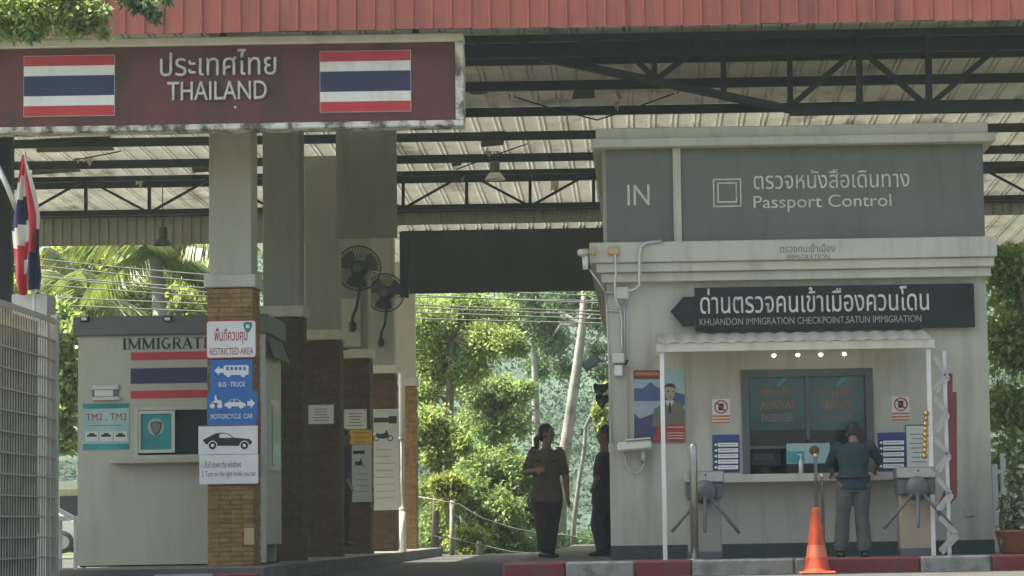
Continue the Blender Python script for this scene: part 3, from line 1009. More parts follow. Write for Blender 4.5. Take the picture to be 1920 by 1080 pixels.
ic = MB()
ic.prism(pxpoly(car_shape(421, 461, 748, 764)[::-1], Yi), Yi, Yi + 0.003)
for px in (430, 452):
    p = P(px, 762, Yi)
    ic.prism(circle(p.x, p.z, 0.023), Yi - 0.001, Yi + 0.003)
ic.prism(pxpoly([(478, 756), (470, 747), (470, 752), (464, 752), (464, 761), (470, 761), (470, 766)], Yi), Yi, Yi + 0.003)
for px in (398, 412):
    p = P(px, 761, Yi)
    ic.prism(circle(p.x, p.z, 0.027), Yi - 0.001, Yi + 0.003)
ic.prism(pxpoly([(395, 754), (417, 757), (414, 750), (408, 750), (405, 745), (402, 752)], Yi), Yi - 0.002, Yi + 0.003)
ic.prism(pxpoly([(402, 752), (407, 752), (405, 740), (403, 742)], Yi), Yi - 0.0025, Yi + 0.003)
ic.build('vehicle_symbol', M_print_white, mc)
wi = MB()
wi.prism(pxpoly([(432, 750), (430, 754), (438, 754), (438, 749)], Yi), Yi - 0.002, Yi - 0.0004)
wi.prism(pxpoly([(440, 749), (440, 754), (450, 754), (446, 749)], Yi), Yi - 0.002, Yi - 0.0004)
wi.build('vehicle_symbol', M_print_blue, mc)
text('lettering', 'MOTORCYCLE  CAR', (395, 776, 474, 785), Yc - 0.0162, M_print_white, mc, 0.002, 0.003)
cs = thing('instruction_board', P(429, 908, Yc), 'white board with black car picture asking drivers to roll down windows', 'sign')
plate('face', (372, 799, 483, 851.5), Yc - 0.022, 0.012, M_print_white, cs)
plate('face', (374, 852.5, 484, 907), Yc - 0.021, 0.012, M_print_white, cs)
plate('border_strip', (372, 797, 483, 799), Yc - 0.023, 0.012, M_print_red, cs)
plate('backing_strip', (478, 753, 489, 850), Yc - 0.009, 0.006, M_signred, cs)
Yi = Yc - 0.0245
f = lambda u, v: (380 + (473 - 380) * u, 842 + (811 - 842) * v)
MB().prism(pxpoly([f(*q) for q in ((0.0, 0.55), (0.06, 0.3), (0.3, 0.2), (0.72, 0.2), (0.97, 0.28), (1.0, 0.45), (0.93, 0.62), (0.62, 0.7), (0.52, 0.93), (0.4, 1.0), (0.26, 0.95), (0.1, 0.7))][::-1], Yi), Yi, Yi + 0.002).build('car_print', M_print_black, cs)
MB().prism(pxpoly([f(*q) for q in ((0.34, 0.68), (0.6, 0.68), (0.5, 0.9), (0.4, 0.94), (0.34, 0.9))][::-1], Yi), Yi - 0.002, Yi - 0.0005).build('car_print', M_print_white, cs)
for u in (0.2, 0.84):
    q = P(*f(u, 0.22), Yi)
    MB().prism(circle(q.x, q.z, 0.051, 20), Yi - 0.002, Yi - 0.0003).build('car_print', M_print_white, cs)
    MB().prism(circle(q.x, q.z, 0.041, 20), Yi - 0.004, Yi - 0.0022).build('car_print', M_print_black, cs)
    MB().prism(circle(q.x, q.z, 0.018, 12), Yi - 0.006, Yi - 0.0042).build('car_print', M_print_white, cs)
text('lettering', '1. Roll down the windows', (378, 864, 452, 877), Yc - 0.0212, M_print_grey, cs, 0.002, 0.003)
text('lettering', '2. Turn on the light inside you car', (378, 883, 479, 896), Yc - 0.0212, M_print_grey, cs, 0.002, 0.003)
pl = plate('switch_cover', (458, 990, 476, 1021), 27.985, 0.02, M_rust)
tag(pl, 'small brown cover plate low on the nearest column', 'cover plate')

# notices on the farther columns
def notice(name, r, Y, label, base=M_paper, lines=5, inkm=M_print_grey, fr=None):
    t = thing(name, P((r[0] + r[2]) / 2, r[3], Y), label, 'notice')
    plate('sheet', r, Y - 0.008, 0.007, base, t)
    if fr:
        g = 2.0
        for q in ((r[0] - g, r[1] - g, r[2] + g, r[1]), (r[0] - g, r[3], r[2] + g, r[3] + g), (r[0] - g, r[1], r[0], r[3]), (r[2], r[1], r[2] + g, r[3])):
            plate('frame', q, Y - 0.012, 0.011, fr, t)
    h = (r[3] - r[1])
    for k in range(lines):
        y = r[1] + h * (0.2 + 0.65 * k / max(1, lines - 1))
        wl = (r[2] - r[0]) * rnd.uniform(0.45, 0.8) / 2
        mid = (r[0] + r[2]) / 2
        plate('print_line', (mid - wl, y - 1, mid + wl, y + 0.8), Y - 0.0095, 0.001, inkm, t)
    return t


Y3, Y4, Y5 = 35.99, 39.99, 43.99
notice('paper_notice', (580, 761, 624, 793), Y3, 'white paper notice on the third column foot, left of the pair', fr=M_alu)
notice('paper_notice', (646, 769, 686, 803), Y4, 'white paper notice on the fourth column foot, above yellow board', fr=M_alu)
notice('yellow_board', (656, 806, 697, 833), Y4 - 0.02, 'small yellow board below the paper notice on the fourth column', M_yellow, 3, M_brick2)
t = notice('vehicle_poster', (699, 767, 749, 956), Y5, 'tall grey poster with truck and motorcycle pictures on the fifth column', mat('poster_grey', (0.42, 0.43, 0.40), 0.6, 0.06), 0)


def moto(t, x0, x1, y0, y1, Y):
    f = lambda u, v: (x0 + (x1 - x0) * u, y1 + (y0 - y1) * v)
    b = MB()
    for u in (0.12, 0.82):
        q = P(*f(u, 0.3), Y)
        rr = (x1 - x0) * 0.16 * Y / F
        b.lathe((q.x, Y, q.z), [(rr * 0.7, 0), (rr, 0), (rr, 0.002), (rr * 0.7, 0.002), (rr * 0.7, 0)], 16, 'Y', cap=False)
    b.prism(pxpoly([f(*q) for q in ((0.1, 0.35), (0.45, 0.25), (0.6, 0.3), (0.78, 0.35), (0.68, 0.8), (0.6, 0.95), (0.56, 0.7), (0.3, 0.6), (0.1, 0.7))][::-1], Y), Y - 0.0025, Y - 0.0005)
    b.build('motorcycle_print', M_print_black, t)


plate('truck_print', (701, 783, 741, 792), Y5 - 0.0095, 0.001, M_print_black, t)
plate('truck_print', (729, 780, 744, 794), Y5 - 0.0105, 0.001, M_print_black, t)
moto(t, 702, 738, 804, 829, Y5 - 0.0085)
for k in range(8):
    plate('print_line', (704, 842 + k * 13, 704 + rnd.uniform(28, 42), 843.5 + k * 13), Y5 - 0.0095, 0.001, M_print_grey, t)
t = notice('vehicle_poster', (660, 834, 697, 941), Y4 - 0.02, 'grey poster with truck and motorcycle below the yellow board', MATS['poster_grey'], 0)
plate('truck_print', (662, 845, 684, 851), Y4 - 0.0295, 0.001, M_print_black, t)
moto(t, 664, 684, 858, 878, Y4 - 0.0285)
for k in range(4):
    plate('print_line', (666, 888 + k * 11, 690, 889.2 + k * 11), Y4 - 0.0295, 0.001, M_print_grey, t)

# white service pipe beside the fifth column, thinner in the middle
Yq = 42.6
t = thing('service_pipe', P(760, 1060, Yq), 'white vertical service pipe standing right of the fifth column', 'pipe')
a0, a1, a2, a3 = P(753, 700, Yq), P(755, 822, Yq), P(757, 955, Yq), P(758, 1068, Yq)
MB().tube([(a0.x, Yq, a0.z), (a0.x, Yq, a1.z)], 0.05, 12).build('upper_pipe', M_white, t, True)
MB().tube([(a0.x, Yq, a1.z - 0.002), (a0.x, Yq, a2.z)], 0.033, 12).build('middle_pipe', M_alu, t, True)
MB().tube([(a0.x, Yq, a2.z - 0.002), (a0.x, Yq, 0.0)], 0.055, 12).build('lower_pipe', M_white, t, True)
for zz in (a1.z, a2.z):
    MB().lathe((a0.x, Yq, zz - 0.02), [(0.045, 0), (0.062, 0.005), (0.062, 0.04), (0.045, 0.045)], 12).build('coupling', M_alu, t, True)


# ------------------------------------------------------------------ wall fans
def fan(cx, cy, rpx, foot, Y, label):
    c = P(cx, cy, Y)
    r = rpx * Y / F
    ft = P(foot[0], foot[1], Y + 0.3)
    t = thing('wall_fan', ft, label, 'fan', 'wall fans on the columns')
    g = MB()
    for k in range(44):                       # guard wires, front and back
        a = 2 * math.pi * k / 44
        d = Vector((math.cos(a), 0, math.sin(a)))
        pts = [c + d * (r * u) + Vector((0, -r * 0.30 * math.sqrt(max(0, 1 - u * u)), 0)) for u in (0.2, 0.5, 0.8, 0.95, 1.0)]
        g.tube(pts, 0.0042, 3, cap=False)
        pts = [c + d * (r * u) + Vector((0, r * 0.22 * math.sqrt(max(0, 1 - u * u)), 0)) for u in (0.2, 0.6, 0.9, 1.0)]
        g.tube(pts, 0.0042, 3, cap=False)
    o = g.build('guard', M_fanmesh, t)
    o['kind'] = 'stuff'
    ring = [c + Vector((math.cos(2 * math.pi * k / 32) * r, 0, math.sin(2 * math.pi * k / 32) * r)) for k in range(33)]
    MB().tube(ring, 0.013, 6, cap=False).build('guard_ring', M_fanmesh, t, True)
    for k in range(3):                        # blades
        b = MB()
        a0 = 2 * math.pi * k / 3 + 0.4
        vs, fs = [], []
        for i in range(6):
            u = 0.18 + 0.70 * i / 5
            for j in range(4):
                w = a0 + (j / 3 - 0.5) * (1.25 - 0.5 * abs(u - 0.6))
                vs.append(c + Vector((math.cos(w) * r * u, (j / 3 - 0.5) * 0.09 * r / 0.3, math.sin(w) * r * u)))
        for i in range(5):
            for j in range(3):
                fs.append((i * 4 + j, i * 4 + j + 1, (i + 1) * 4 + j + 1, (i + 1) * 4 + j))
        b.add(vs, fs).build('blade', M_fanblade, t, True)
    MB().lathe(c + Vector((0, 0, 0)), [(0.001, r * 0.33), (r * 0.14, r * 0.33), (r * 0.24, r * 0.27), (r * 0.24, r * 0.2), (r * 0.1, r * 0.1)], 20, 'Y').build('hub', M_greyplastic, t, True)
    MB().lathe(c + Vector((0, 0.10, 0)), [(0.10, 0.06), (0.13, 0.02), (0.13, -0.12), (0.09, -0.18)], 16, 'Y').build('motor', M_blackplastic, t, True)
    arm = [c + Vector((0, 0.22, -0.02)), c + Vector((0.0, 0.26, -r * 0.7)), P((cx + foot[0]) / 2 + 3, (cy + rpx + foot[1]) / 2 - 4, Y + 0.28), P(foot[0] + 1, foot[1] - 18, Y + 0.28), ft]
    MB().tube(arm, [0.03, 0.03, 0.026, 0.026, 0.03], 8).build('arm', M_blackplastic, t, True)
    MB().box((ft.x, ft.y + 0.03, ft.z), (0.12, 0.1, 0.16), 0.03).build('wall_bracket', M_blackplastic, t)


fan(672, 503, 42, (660, 612), 39.62, 'large black wall fan on the fourth column, left of the other fan')
fan(722, 549, 36, (713, 642), 43.62, 'smaller black wall fan on the fifth column, lower right of the other fan')
t = thing('junction_panel', P(660, 640, 39.99), 'pale square panel mounted behind the large wall fan', 'panel')
plate('panel', (636, 560, 676, 650), 39.985, 0.014, M_wall, t)
plate('handle', (640, 653, 652, 656), 39.96, 0.02, M_blackplastic, t)

# ------------------------------------------------------------------ right hand immigration building
Yw = 28.0
ib = thing('immigration_building', (2.2, 33, 0), 'cream checkpoint building with grey passport control band on its front', 'building')
xl = P(1142, 800, Yw).x
xr = P(1858, 850, Yw).x
zc0 = P(1480, 526, Yw).z           # underside of the cornice
zc1 = P(1480, 453, Yw).z
zg1 = P(1480, 276, Yw).z
zp1 = P(1480, 238, Yw).z
wr = rect(1391, 692, 1638, 887, Yw)
gx0, gx1, gz0, gz1 = wr[0] - wr[2] / 2, wr[0] + wr[2] / 2, wr[1] - wr[3] / 2, wr[1] + wr[3] / 2
m = MB()
for (a, b, c, d) in ((xl, gx0, 0, zc0), (gx1, xr, 0, zc0), (gx0, gx1, 0, gz0), (gx0, gx1, gz1, zc0)):
    m.box(((a + b) / 2, Yw + 0.1, (c + d) / 2), (b - a, 0.2, d - c))
m.build('front_wall', M_wall, ib)
bx('side_wall', xl, xl + 0.2, Yw + 0.201, 40, 0, zc0, M_wall, ib)
bx('side_wall', xr - 0.2, xr, Yw + 0.201, 40, 0, zc0, M_wall, ib)
bx('back_wall', xl + 0.2, xr - 0.2, 39.8, 40, 0, zc0, M_wall, ib)
bx('upper_storey', xl - 0.03, xr, Yw + 0.03, 40, zc1 + 0.002, zg1 + 0.05, M_wall, ib)
# cornice: three stepped courses, cut in towards the wall at its left end
pL2 = P(1106, 470, Yw).x
hC = zc1 - zc0
bx('cornice_course', pL2, xr + 0.1, Yw - 0.22, 39, zc1 - hC * 0.52, zc1, M_trim, ib, 0.008)
bx('cornice_course', pL2 + 0.07, xr + 0.07, Yw - 0.18, 39, zc1 - hC * 0.76, zc1 - hC * 0.52 - 0.001, M_trim, ib, 0.008)
bx('cornice_course', pL2 + 0.12, xr + 0.04, Yw - 0.12, 39, zc0, zc1 - hC * 0.76 - 0.001, M_trim, ib, 0.008)
bx('base_band', xl + 0.0, xr + 0.012, Yw - 0.012, Yw + 0.19, 0.001, P(1480, 1018, Yw).z, M_green, ib)
# grey band with panels and parapet
xa, xb_, xc = P(1137, 360, Yw).x, P(1262, 360, Yw).x, P(1277, 360, Yw).x
bx('grey_panel', xa, xb_, Yw - 0.03, Yw + 0.028, zc1 + 0.004, zg1, M_greypanel, ib)
bx('grey_panel', xc, xr, Yw - 0.03, Yw + 0.028, zc1 + 0.004, zg1, M_greypanel, ib)
bx('divider', xb_ + 0.001, xc - 0.001, Yw - 0.07, Yw + 0.028, zc1 + 0.004, zg1, M_trim, ib)
bx('parapet_ledge', P(1111, 270, Yw).x, xr + 0.12, Yw - 0.2, 39.5, zg1 + 0.001, P(1480, 259, Yw).z, M_trim, ib, 0.01)
bx('parapet', P(1117, 250, Yw).x, xr + 0.05, Yw - 0.12, 39.5, P(1480, 259, Yw).z + 0.001, zp1, M_trim, ib, 0.01)
Yg = Yw - 0.03
text('letter', 'IN', (1176, 346, 1218, 385), Yg, M_letter, ib, 0.006, 0.0, each=True)
text('letter', 'ตรวจหนังสือเดินทาง', (1412, 317, 1706, 353), Yg, M_letter, ib, 0.006, 0.0, each=True)
text('letter', 'Passport Control', (1412, 365, 1672, 396), Yg, M_letter, ib, 0.006, 0.0, each=True)
for (r, nm) in (((1337, 335, 1390, 388), 'square_emblem'), ((1345, 342, 1382, 380), 'square_emblem')):
    g = 2.6
    o = MB()
    for q in ((r[0], r[1], r[2], r[1] + g), (r[0], r[3] - g, r[2], r[3]), (r[0], r[1] + g, r[0] + g, r[3] - g), (r[2] - g, r[1] + g, r[2], r[3] - g)):
        cx, cz, w, h = rect(*q, Yg)
        o.box((cx, Yg - 0.003, cz), (w, 0.005, h))
    o.build(nm, M_letter, ib)
text('lettering', 'ตรวจคนเข้าเมือง', (1462, 457, 1566, 473), Yw - 0.22, M_print_grey, ib, 0.004, 0.008)
text('lettering', 'IMMIGRATION', (1475, 477, 1556, 488), Yw - 0.22, M_print_grey, ib, 0.004, 0.0)
# passport window
fo = MB()
e = 14 * Yw / F
for (a, b, c, d) in ((gx0, gx1, gz1 - e, gz1), (gx0, gx0 + e, gz0, gz1 - e), (gx1 - e, gx1, gz0, gz1 - e), (wr[0] - 0.02, wr[0] + 0.02, gz0 + 0.36, gz1 - e)):
    fo.box(((a + b) / 2, Yw + 0.02, (c + d) / 2), (b - a, 0.08, d - c))
fr = fo.build('window_frame', M_greyplastic, ib)
zm = gz0 + 0.30
for k, (a, b) in enumerate(((gx0 + e, wr[0] - 0.021), (wr[0] + 0.021, gx1 - e))):
    bx('pane', a, b, Yw + 0.05, Yw + 0.058, zm, gz1 - e, M_glassdark, fr)
bx('rail', gx0 + e, gx1 - e, Yw + 0.03, Yw + 0.07, zm - 0.03, zm, M_greyplastic, fr)
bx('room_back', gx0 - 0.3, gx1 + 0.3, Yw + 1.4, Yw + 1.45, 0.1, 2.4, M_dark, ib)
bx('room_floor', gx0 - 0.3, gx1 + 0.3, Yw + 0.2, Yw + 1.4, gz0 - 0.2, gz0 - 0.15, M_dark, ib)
ctr = bx('counter', P(1283, 890, Yw).x, P(1690, 890, Yw).x, Yw - 0.3, Yw - 0.001, P(1480, 904, Yw).z, P(1480, 889, Yw).z, M_trim, ib, 0.006)
bx('conduit_boss', xr - 0.3, xr - 0.2, Yw - 0.02, Yw, 0.4, 0.5, M_wall, ib)

# posters in the two panes
M_pst = mat('teal_poster', (0.035, 0.085, 0.083), 0.15, 0.5, 2.2, spec=0.7)
for k, (x0, x1, lab) in enumerate(((1406, 1511, 'left'), (1517, 1620, 'right'))):
    t = thing('window_poster', P((x0 + x1) / 2, 800, Yw + 0.04), 'dark teal arrival poster in the %s pane of the passport window' % lab, 'poster')
    plate('sheet', (x0, 704, x1, 806), Yw + 0.042, 0.006, M_pst, t)
    mid = (x0 + x1) / 2
    mm = mat('salmon_print', (0.25, 0.12, 0.085), 0.5, 0.2, 6)
    text('lettering', 'ขาเข้า', (mid - 30, 724, mid + 30, 743), Yw + 0.0415, mm, t, 0.002, 0.03)
    text('lettering', 'ARRIVAL', (mid - 33, 751, mid + 33, 766), Yw + 0.0415, mm, t, 0.002, 0.03)
    text('lettering', 'PASSENGER', (mid - 30, 776, mid + 30, 790), Yw + 0.0415, mat('faded_print', (0.17, 0.125, 0.11), 0.5, 0.2, 6), t, 0.002, 0.03)
    MB().add([(P(x0 + 62, 706, Yw).x, Yw + 0.0412, P(x0 + 62, 706, Yw).z), (P(x0 + 74, 706, Yw).x, Yw + 0.0412, P(x0 + 74, 706, Yw).z), (P(x0 + 55, 725, Yw).x, Yw + 0.0412, P(x0 + 55, 725, Yw).z), (P(x0 + 50, 723, Yw).x, Yw + 0.0412, P(x0 + 50, 723, Yw).z)], [(0, 1, 2, 3)]).build('printed_band', M_teal, t)

# things on the counter
t = thing('computer_monitor', P(1436, 886, Yw + 0.3), 'black computer monitor behind the left half of the passport window', 'monitor')
plate('screen', (1404, 831, 1465, 873), Yw + 0.3, 0.04, M_blackplastic, t, 0.006)
plate('stand', (1428, 868, 1442, 886), Yw + 0.345, 0.03, M_blackplastic, t)
plate('foot', (1420, 886, 1452, 889), Yw + 0.25, 0.16, M_blackplastic, t)
plate('back_vent', (1412, 850, 1452, 862), Yw + 0.295, 0.004, M_greyplastic, t)
t = thing('counter_card', P(1515, 868, Yw - 0.06), 'teal card with round emblem standing in the passport window', 'card')
plate('card', (1475, 831, 1556, 869), Yw + 0.01, 0.008, M_tealpale, t)
plate('printed_band', (1476, 846, 1508, 868), Yw + 0.0085, 0.001, M_teal, t)
plate('foot', (1476, 868, 1556, 888), Yw + 0.012, 0.05, M_dark, t)
q = P(1527, 845, Yw)
MB().prism(circle(q.x, q.z, 0.055), Yw + 0.006, Yw + 0.0082).build('round_emblem', M_mortar, t)


def bottle(px, y0, y1, Y, label):
    p, q = P(px, y1, Y), P(px, y0, Y)
    h = q.z - p.z
    t = thing('pump_bottle', p, label, 'bottle', 'bottles on the counter')
    MB().lathe(p, [(0.024, 0), (0.026, 0.01), (0.026, h * 0.6), (0.012, h * 0.72), (0.01, h * 0.78)], 14).build('body', M_alu, t, True)
    b = MB().tube([(p.x, Y, p.z + h * 0.78), (p.x, Y, p.z + h * 0.95)], 0.006, 8)
    b.box((p.x - 0.008, Y - 0.005, p.z + h * 0.97), (0.045, 0.012, 0.012)).build('pump', M_white, t)


bottle(1502, 851, 887, Yw - 0.12, 'slim pump bottle on the counter below the teal card')

# LED spots over the window
for k, px in enumerate((1451, 1496, 1539, 1583)):
    p = P(px, 666 - k * 0.9, Yw - 0.35)
    lab = ['first', 'second', 'third', 'fourth'][k]
    t = thing('spot_lamp', p, 'small lit white spotlight under the awning, %s from the left' % lab, 'lamp', 'spotlights under the awning')
    MB().ball(p, 0.02, 10, 8).build('bulb', M_lampglow, t, True)
    MB().lathe(p + Vector((0, 0.012, 0.008)), [(0.026, -0.008), (0.03, 0.0), (0.022, 0.03), (0.008, 0.045)], 12).build('holder', M_white, t, True)
    MB().tube([p + Vector((0, 0.012, 0.05)), p + Vector((0, 0.012, 0.15))], 0.004, 6).build('stem', M_white, t)

# black granite sign with arrow
Ya = Yw - 0.10
t = thing('checkpoint_sign', P(1500, 622, Ya), 'long black immigration checkpoint sign with arrow-shaped left end', 'sign')
cx, cz, w, h = rect(1302, 535, 1828, 618, Ya)
MB().box((cx, Ya + 0.02, cz), (w, 0.04, h), 0.004).build('board', M_signblack, t)
MB().prism(pxpoly([(1257, 584), (1281, 612), (1303, 611), (1303, 556), (1281, 557)], Ya), Ya + 0.005, Ya + 0.035).build('arrow_head', M_signblack, t)
text('letter', 'ด่านตรวจคนเข้าเมืองควนโดน', (1312, 538, 1742, 585), Ya, M_letter, t, 0.006, 0.004, each=True)
text('lettering', 'KHUANDON IMMIGRATION CHECKPOINT,SATUN IMMIGRATION', (1311, 594, 1728, 609), Ya, mat('tarnished_letter', (0.34, 0.34, 0.3), 0.5, 0.2, 8), t, 0.004, 0.0)

# awning over the window: corrugated sheet, rail, posts
Yo = Yw - 0.95
aw = thing('window_awning', P(1490, 655, Yo), 'low corrugated awning on slim posts over the passport window', 'awning')
ax0, ax1 = P(1234, 650, Yo).x, P(1748, 650, Yo).x
zf, zk = P(1490, 640, Yo).z, P(1490, 622, Yw).z
nseg = 17 * 8
vs, fs = [], []
for j, (Y, z) in enumerate(((Yo - 0.04, zf), (Yw - 0.005, zk))):
    for i in range(nseg + 1):
        u = i / nseg
        vs.append((ax0 + (ax1 - ax0) * u, Y, z + 0.008 * math.cos(2 * math.pi * u * 17)))
for i in range(nseg):
    fs.append((i, i + 1, nseg + 2 + i, nseg + 1 + i))
MB().add(vs, fs).build('corrugated_sheet', M_trim, aw, True)
bx('front_rail', ax0, ax1, Yo, Yo + 0.05, zf - 0.075, zf - 0.03, M_trim, aw)
bx('gutter', ax0 - 0.02, ax1 + 0.02, Yo - 0.03, Yo - 0.001, zf - 0.09, zf - 0.004, M_trim, aw)
bx('rear_rail', ax0, ax1, Yw - 0.06, Yw - 0.015, zk - 0.075, zk - 0.03, M_trim, aw)
for px in (1244, 1746):
    p = P(px, 850, Yo)
    bx('post', p.x - 0.022, p.x + 0.022, Yo + 0.003, Yo + 0.047, 0, zf - 0.076, M_white, aw)
for px in (1244, 1400, 1570, 1740):
    p = P(px, 650, Yo)
    MB().bar((p.x, Yo + 0.05, zf - 0.05), (p.x, Yw - 0.06, zk - 0.05), 0.035).build('rafter', M_trim, aw)

# posters and notices on the building front
t = thing('official_poster', P(1237, 830, Yw), 'poster of a uniformed official before a blue roofed building, left of the window', 'poster')
Yp2 = Yw - 0.01
plate('sheet', (1188, 693, 1285, 830), Yp2, 0.009, mat('poster_sky', (0.28, 0.40, 0.40), 0.5, 0.15, 4), t)
d = 0.0012
lay = [0]


def pr(poly, rgbname, rgb):
    lay[0] += 1
    y = Yp2 - d * lay[0]
    MB().prism(pxpoly(poly, y)[::-1], y, y + d * 0.8).build('poster_print', mat(rgbname, rgb, 0.5, 0.15, 6), t)


pr([(1188, 694), (1237, 694), (1237, 711), (1188, 711)], 'poster_maroon', (0.16, 0.04, 0.03))
pr([(1192, 698), (1235, 698), (1235, 704), (1192, 704)], 'poster_orange', (0.4, 0.14, 0.06))
pr([(1189, 728), (1206, 728), (1219, 716), (1232, 726), (1240, 728), (1284, 740), (1284, 760), (1189, 770)], 'poster_blue', (0.06, 0.10, 0.2))
pr([(1189, 752), (1240, 752), (1240, 775), (1200, 790), (1189, 770)], 'poster_paleblue', (0.26, 0.33, 0.36))
pr([(1189, 775), (1200, 785), (1245, 768), (1245, 829), (1189, 829)], 'poster_navy', (0.045, 0.05, 0.13))
pr([(1223, 792), (1226, 768), (1243, 756), (1250, 750), (1263, 750), (1278, 757), (1284, 770), (1284, 800), (1223, 800)], 'poster_khaki', (0.13, 0.125, 0.09))
pr([(1247, 751), (1256, 768), (1264, 751)], 'poster_shirt', (0.5, 0.5, 0.46))
pr([(1254, 755), (1258, 755), (1259, 772), (1256, 776), (1253, 772)], 'poster_dark', (0.03, 0.03, 0.03))
pr([(1246, 727), (1248, 744), (1254, 752), (1260, 750), (1265, 742), (1266, 727), (1262, 722), (1250, 722)], 'poster_face', (0.34, 0.25, 0.19))
pr([(1245, 730), (1246, 723), (1252, 719), (1261, 719), (1266, 724), (1266, 731), (1263, 726), (1250, 725)], 'poster_dark', (0.03, 0.03, 0.03))
for ex in (1250.5, 1259.5):
    pr([(ex, 733), (ex + 4, 733), (ex + 4, 735), (ex, 735)], 'poster_dark', (0.03, 0.03, 0.03))
pr([(1253, 745), (1261, 745), (1260, 746.5), (1254, 746.5)], 'poster_lip', (0.2, 0.1, 0.08))
pr([(1222, 829), (1234, 796), (1284, 795), (1284, 829)], 'poster_red', (0.30, 0.04, 0.03))
for y in (800, 811, 816, 821):
    pr([(1251, y), (1282, y), (1282, y + 1.6), (1251, y + 1.6)], 'poster_pale', (0.5, 0.42, 0.38))


def no_phone(px, py, label):
    t = thing('no_phone_sign', P(px, py + 25, Yw), label, 'sign')
    Y = Yw - 0.006
    plate('sheet', (px - 17, py - 23, px + 17, py + 24), Y, 0.005, M_paper, t)
    c = P(px, py - 8, Y)
    r = 13 * Yw / F
    MB().lathe((c.x, Y - 0.0005, c.z), [(r * 0.8, 0), (r, 0), (r, 0.002), (r * 0.8, 0.002), (r * 0.8, 0)], 24, 'Y', cap=False).build('ban_ring', M_print_red, t)
    MB().box((c.x, Y - 0.001, c.z), (r * 0.75, 0.001, r * 1.0)).build('phone_print', M_print_black, t)
    MB().box((c.x, Y - 0.0022, c.z), (r * 1.8, 0.001, r * 0.2), rot=Matrix.Rotation(math.radians(45), 3, 'Y')).build('ban_bar', M_print_red, t)
    for k in range(3):
        plate('print_band', (px - 16.5, py + 7.5 + k * 6, px + 16.5, py + 11 + k * 6), Y - 0.0012, 0.001, mat('orange_print', (0.5, 0.16, 0.05), 0.6, 0.1), t)


no_phone(1352, 771, 'round red no phone sign left of the passport window')
no_phone(1689, 766, 'round red no phone sign right of the passport window')


def steps(x0, x1, y0, y1, label):
    t = thing('steps_notice', P((x0 + x1) / 2, y1, Yw), label, 'notice')
    Y = Yw - 0.008
    plate('board', (x0, y0, x1, y1), Y, 0.007, M_print_navy, t)
    plate('board_face', (x0 + 2, y0 + 13, x1 - 2, y1 - 2), Y - 0.0012, 0.001, mat('navy_dark', (0.02, 0.028, 0.08), 0.5, 0.1), t)
    for k in range(5):
        yy = y0 + 15 + k * (y1 - y0 - 18) / 5
        q = plate('step_strip', (x0 + 10, yy, x1 - 3, yy + 7.5), Y - 0.0026, 0.001, M_print_white, t)
        plate('print_line', (x0 + 13, yy + 3, x1 - 8, yy + 4.2), Y - 0.0038, 0.001, M_print_grey, q)
        c = P(x0 + 6, yy + 4, Y)
        MB().prism(circle(c.x, c.z, 0.014, 10), Y - 0.0026, Y - 0.0014).build('step_dot', M_print_white, t)


steps(1336, 1387, 815, 886, 'blue notice with five white strips left of the passport window')
steps(1646, 1698, 811, 884, 'blue notice with five white strips right of the passport window')
t = notice('white_board', (1700, 798, 1746, 878), Yw, 'white framed board right of the blue notice by the folding gate', M_paper, 7, fr=M_greyplastic)

# ------------------------------------------------------------------ small fittings on the building's left edge
t = thing('cctv_camera', P(1125, 478, Yw - 0.3), 'beige bullet camera with conduit at the left end of the cornice', 'camera')
MB().box(P(1150, 470, Yw - 0.24), (0.12, 0.05, 0.085), 0.01).build('junction_box', M_rust, t)
MB().box(P(1112, 470, Yw - 0.3), (0.06, 0.09, 0.1), 0.012).build('mount', M_rust, t)
a = P(1102, 472, Yw - 0.3)
MB().tube([a, a + Vector((-0.07, -0.06, -0.015)), a + Vector((-0.09, -0.075, -0.02))], [0.035, 0.04, 0.036], 12).build('camera_body', M_plastic, t, True)
MB().tube([P(1097, 480, Yw - 0.3), P(1098, 505, Yw - 0.3)], [0.035, 0.03], 10).build('lamp_tube', M_white, t, True)
t = thing('conduit', P(1172, 640, Yw - 0.03), 'grey conduit pipes and junction box running down the left wall edge', 'conduit')
MB().box(P(1167, 550, Yw - 0.05), (0.14, 0.09, 0.13), 0.01).build('junction_box', M_plastic, t)
Yk = Yw - 0.25
for pts, Y, r in (([(1158, 470), (1152, 473), (1154, 485), (1155, 515), (1153, 530), (1154, 560), (1160, 575), (1164, 580)], Yw - 0.245, 0.012),
                  ([(1240, 452), (1212, 455), (1201, 463), (1199, 480), (1199, 535), (1190, 543), (1176, 547)], Yw - 0.245, 0.016),
                  ([(1160, 568), (1166, 600), (1166, 650), (1163, 670)], Yw - 0.02, 0.011),
                  ([(1170, 566), (1171, 600), (1171, 680)], Yw - 0.02, 0.007), ([(1175, 566), (1176, 600), (1179, 830)], Yw - 0.02, 0.005),
                  ([(1106, 505), (1120, 525), (1134, 548)], Yw - 0.14, 0.012), ([(1135, 548), (1158, 549)], Yw - 0.03, 0.012),
                  ([(1136, 550), (1138, 600), (1143, 700), (1148, 830)], Yw - 0.02, 0.008), ([(1138, 582), (1163, 584)], Yw - 0.02, 0.009)):
    MB().tube([P(a, b, Y) for a, b in pts], r, 7).build('pipe', M_alu, t, True)
MB().box(P(1160, 672, Yw - 0.04), (0.13, 0.07, 0.11), 0.01).build('junction_box', M_plastic, t)
MB().box(P(1160, 695, Yw - 0.035), (0.09, 0.05, 0.12), 0.01).build('junction_box', M_white, t)
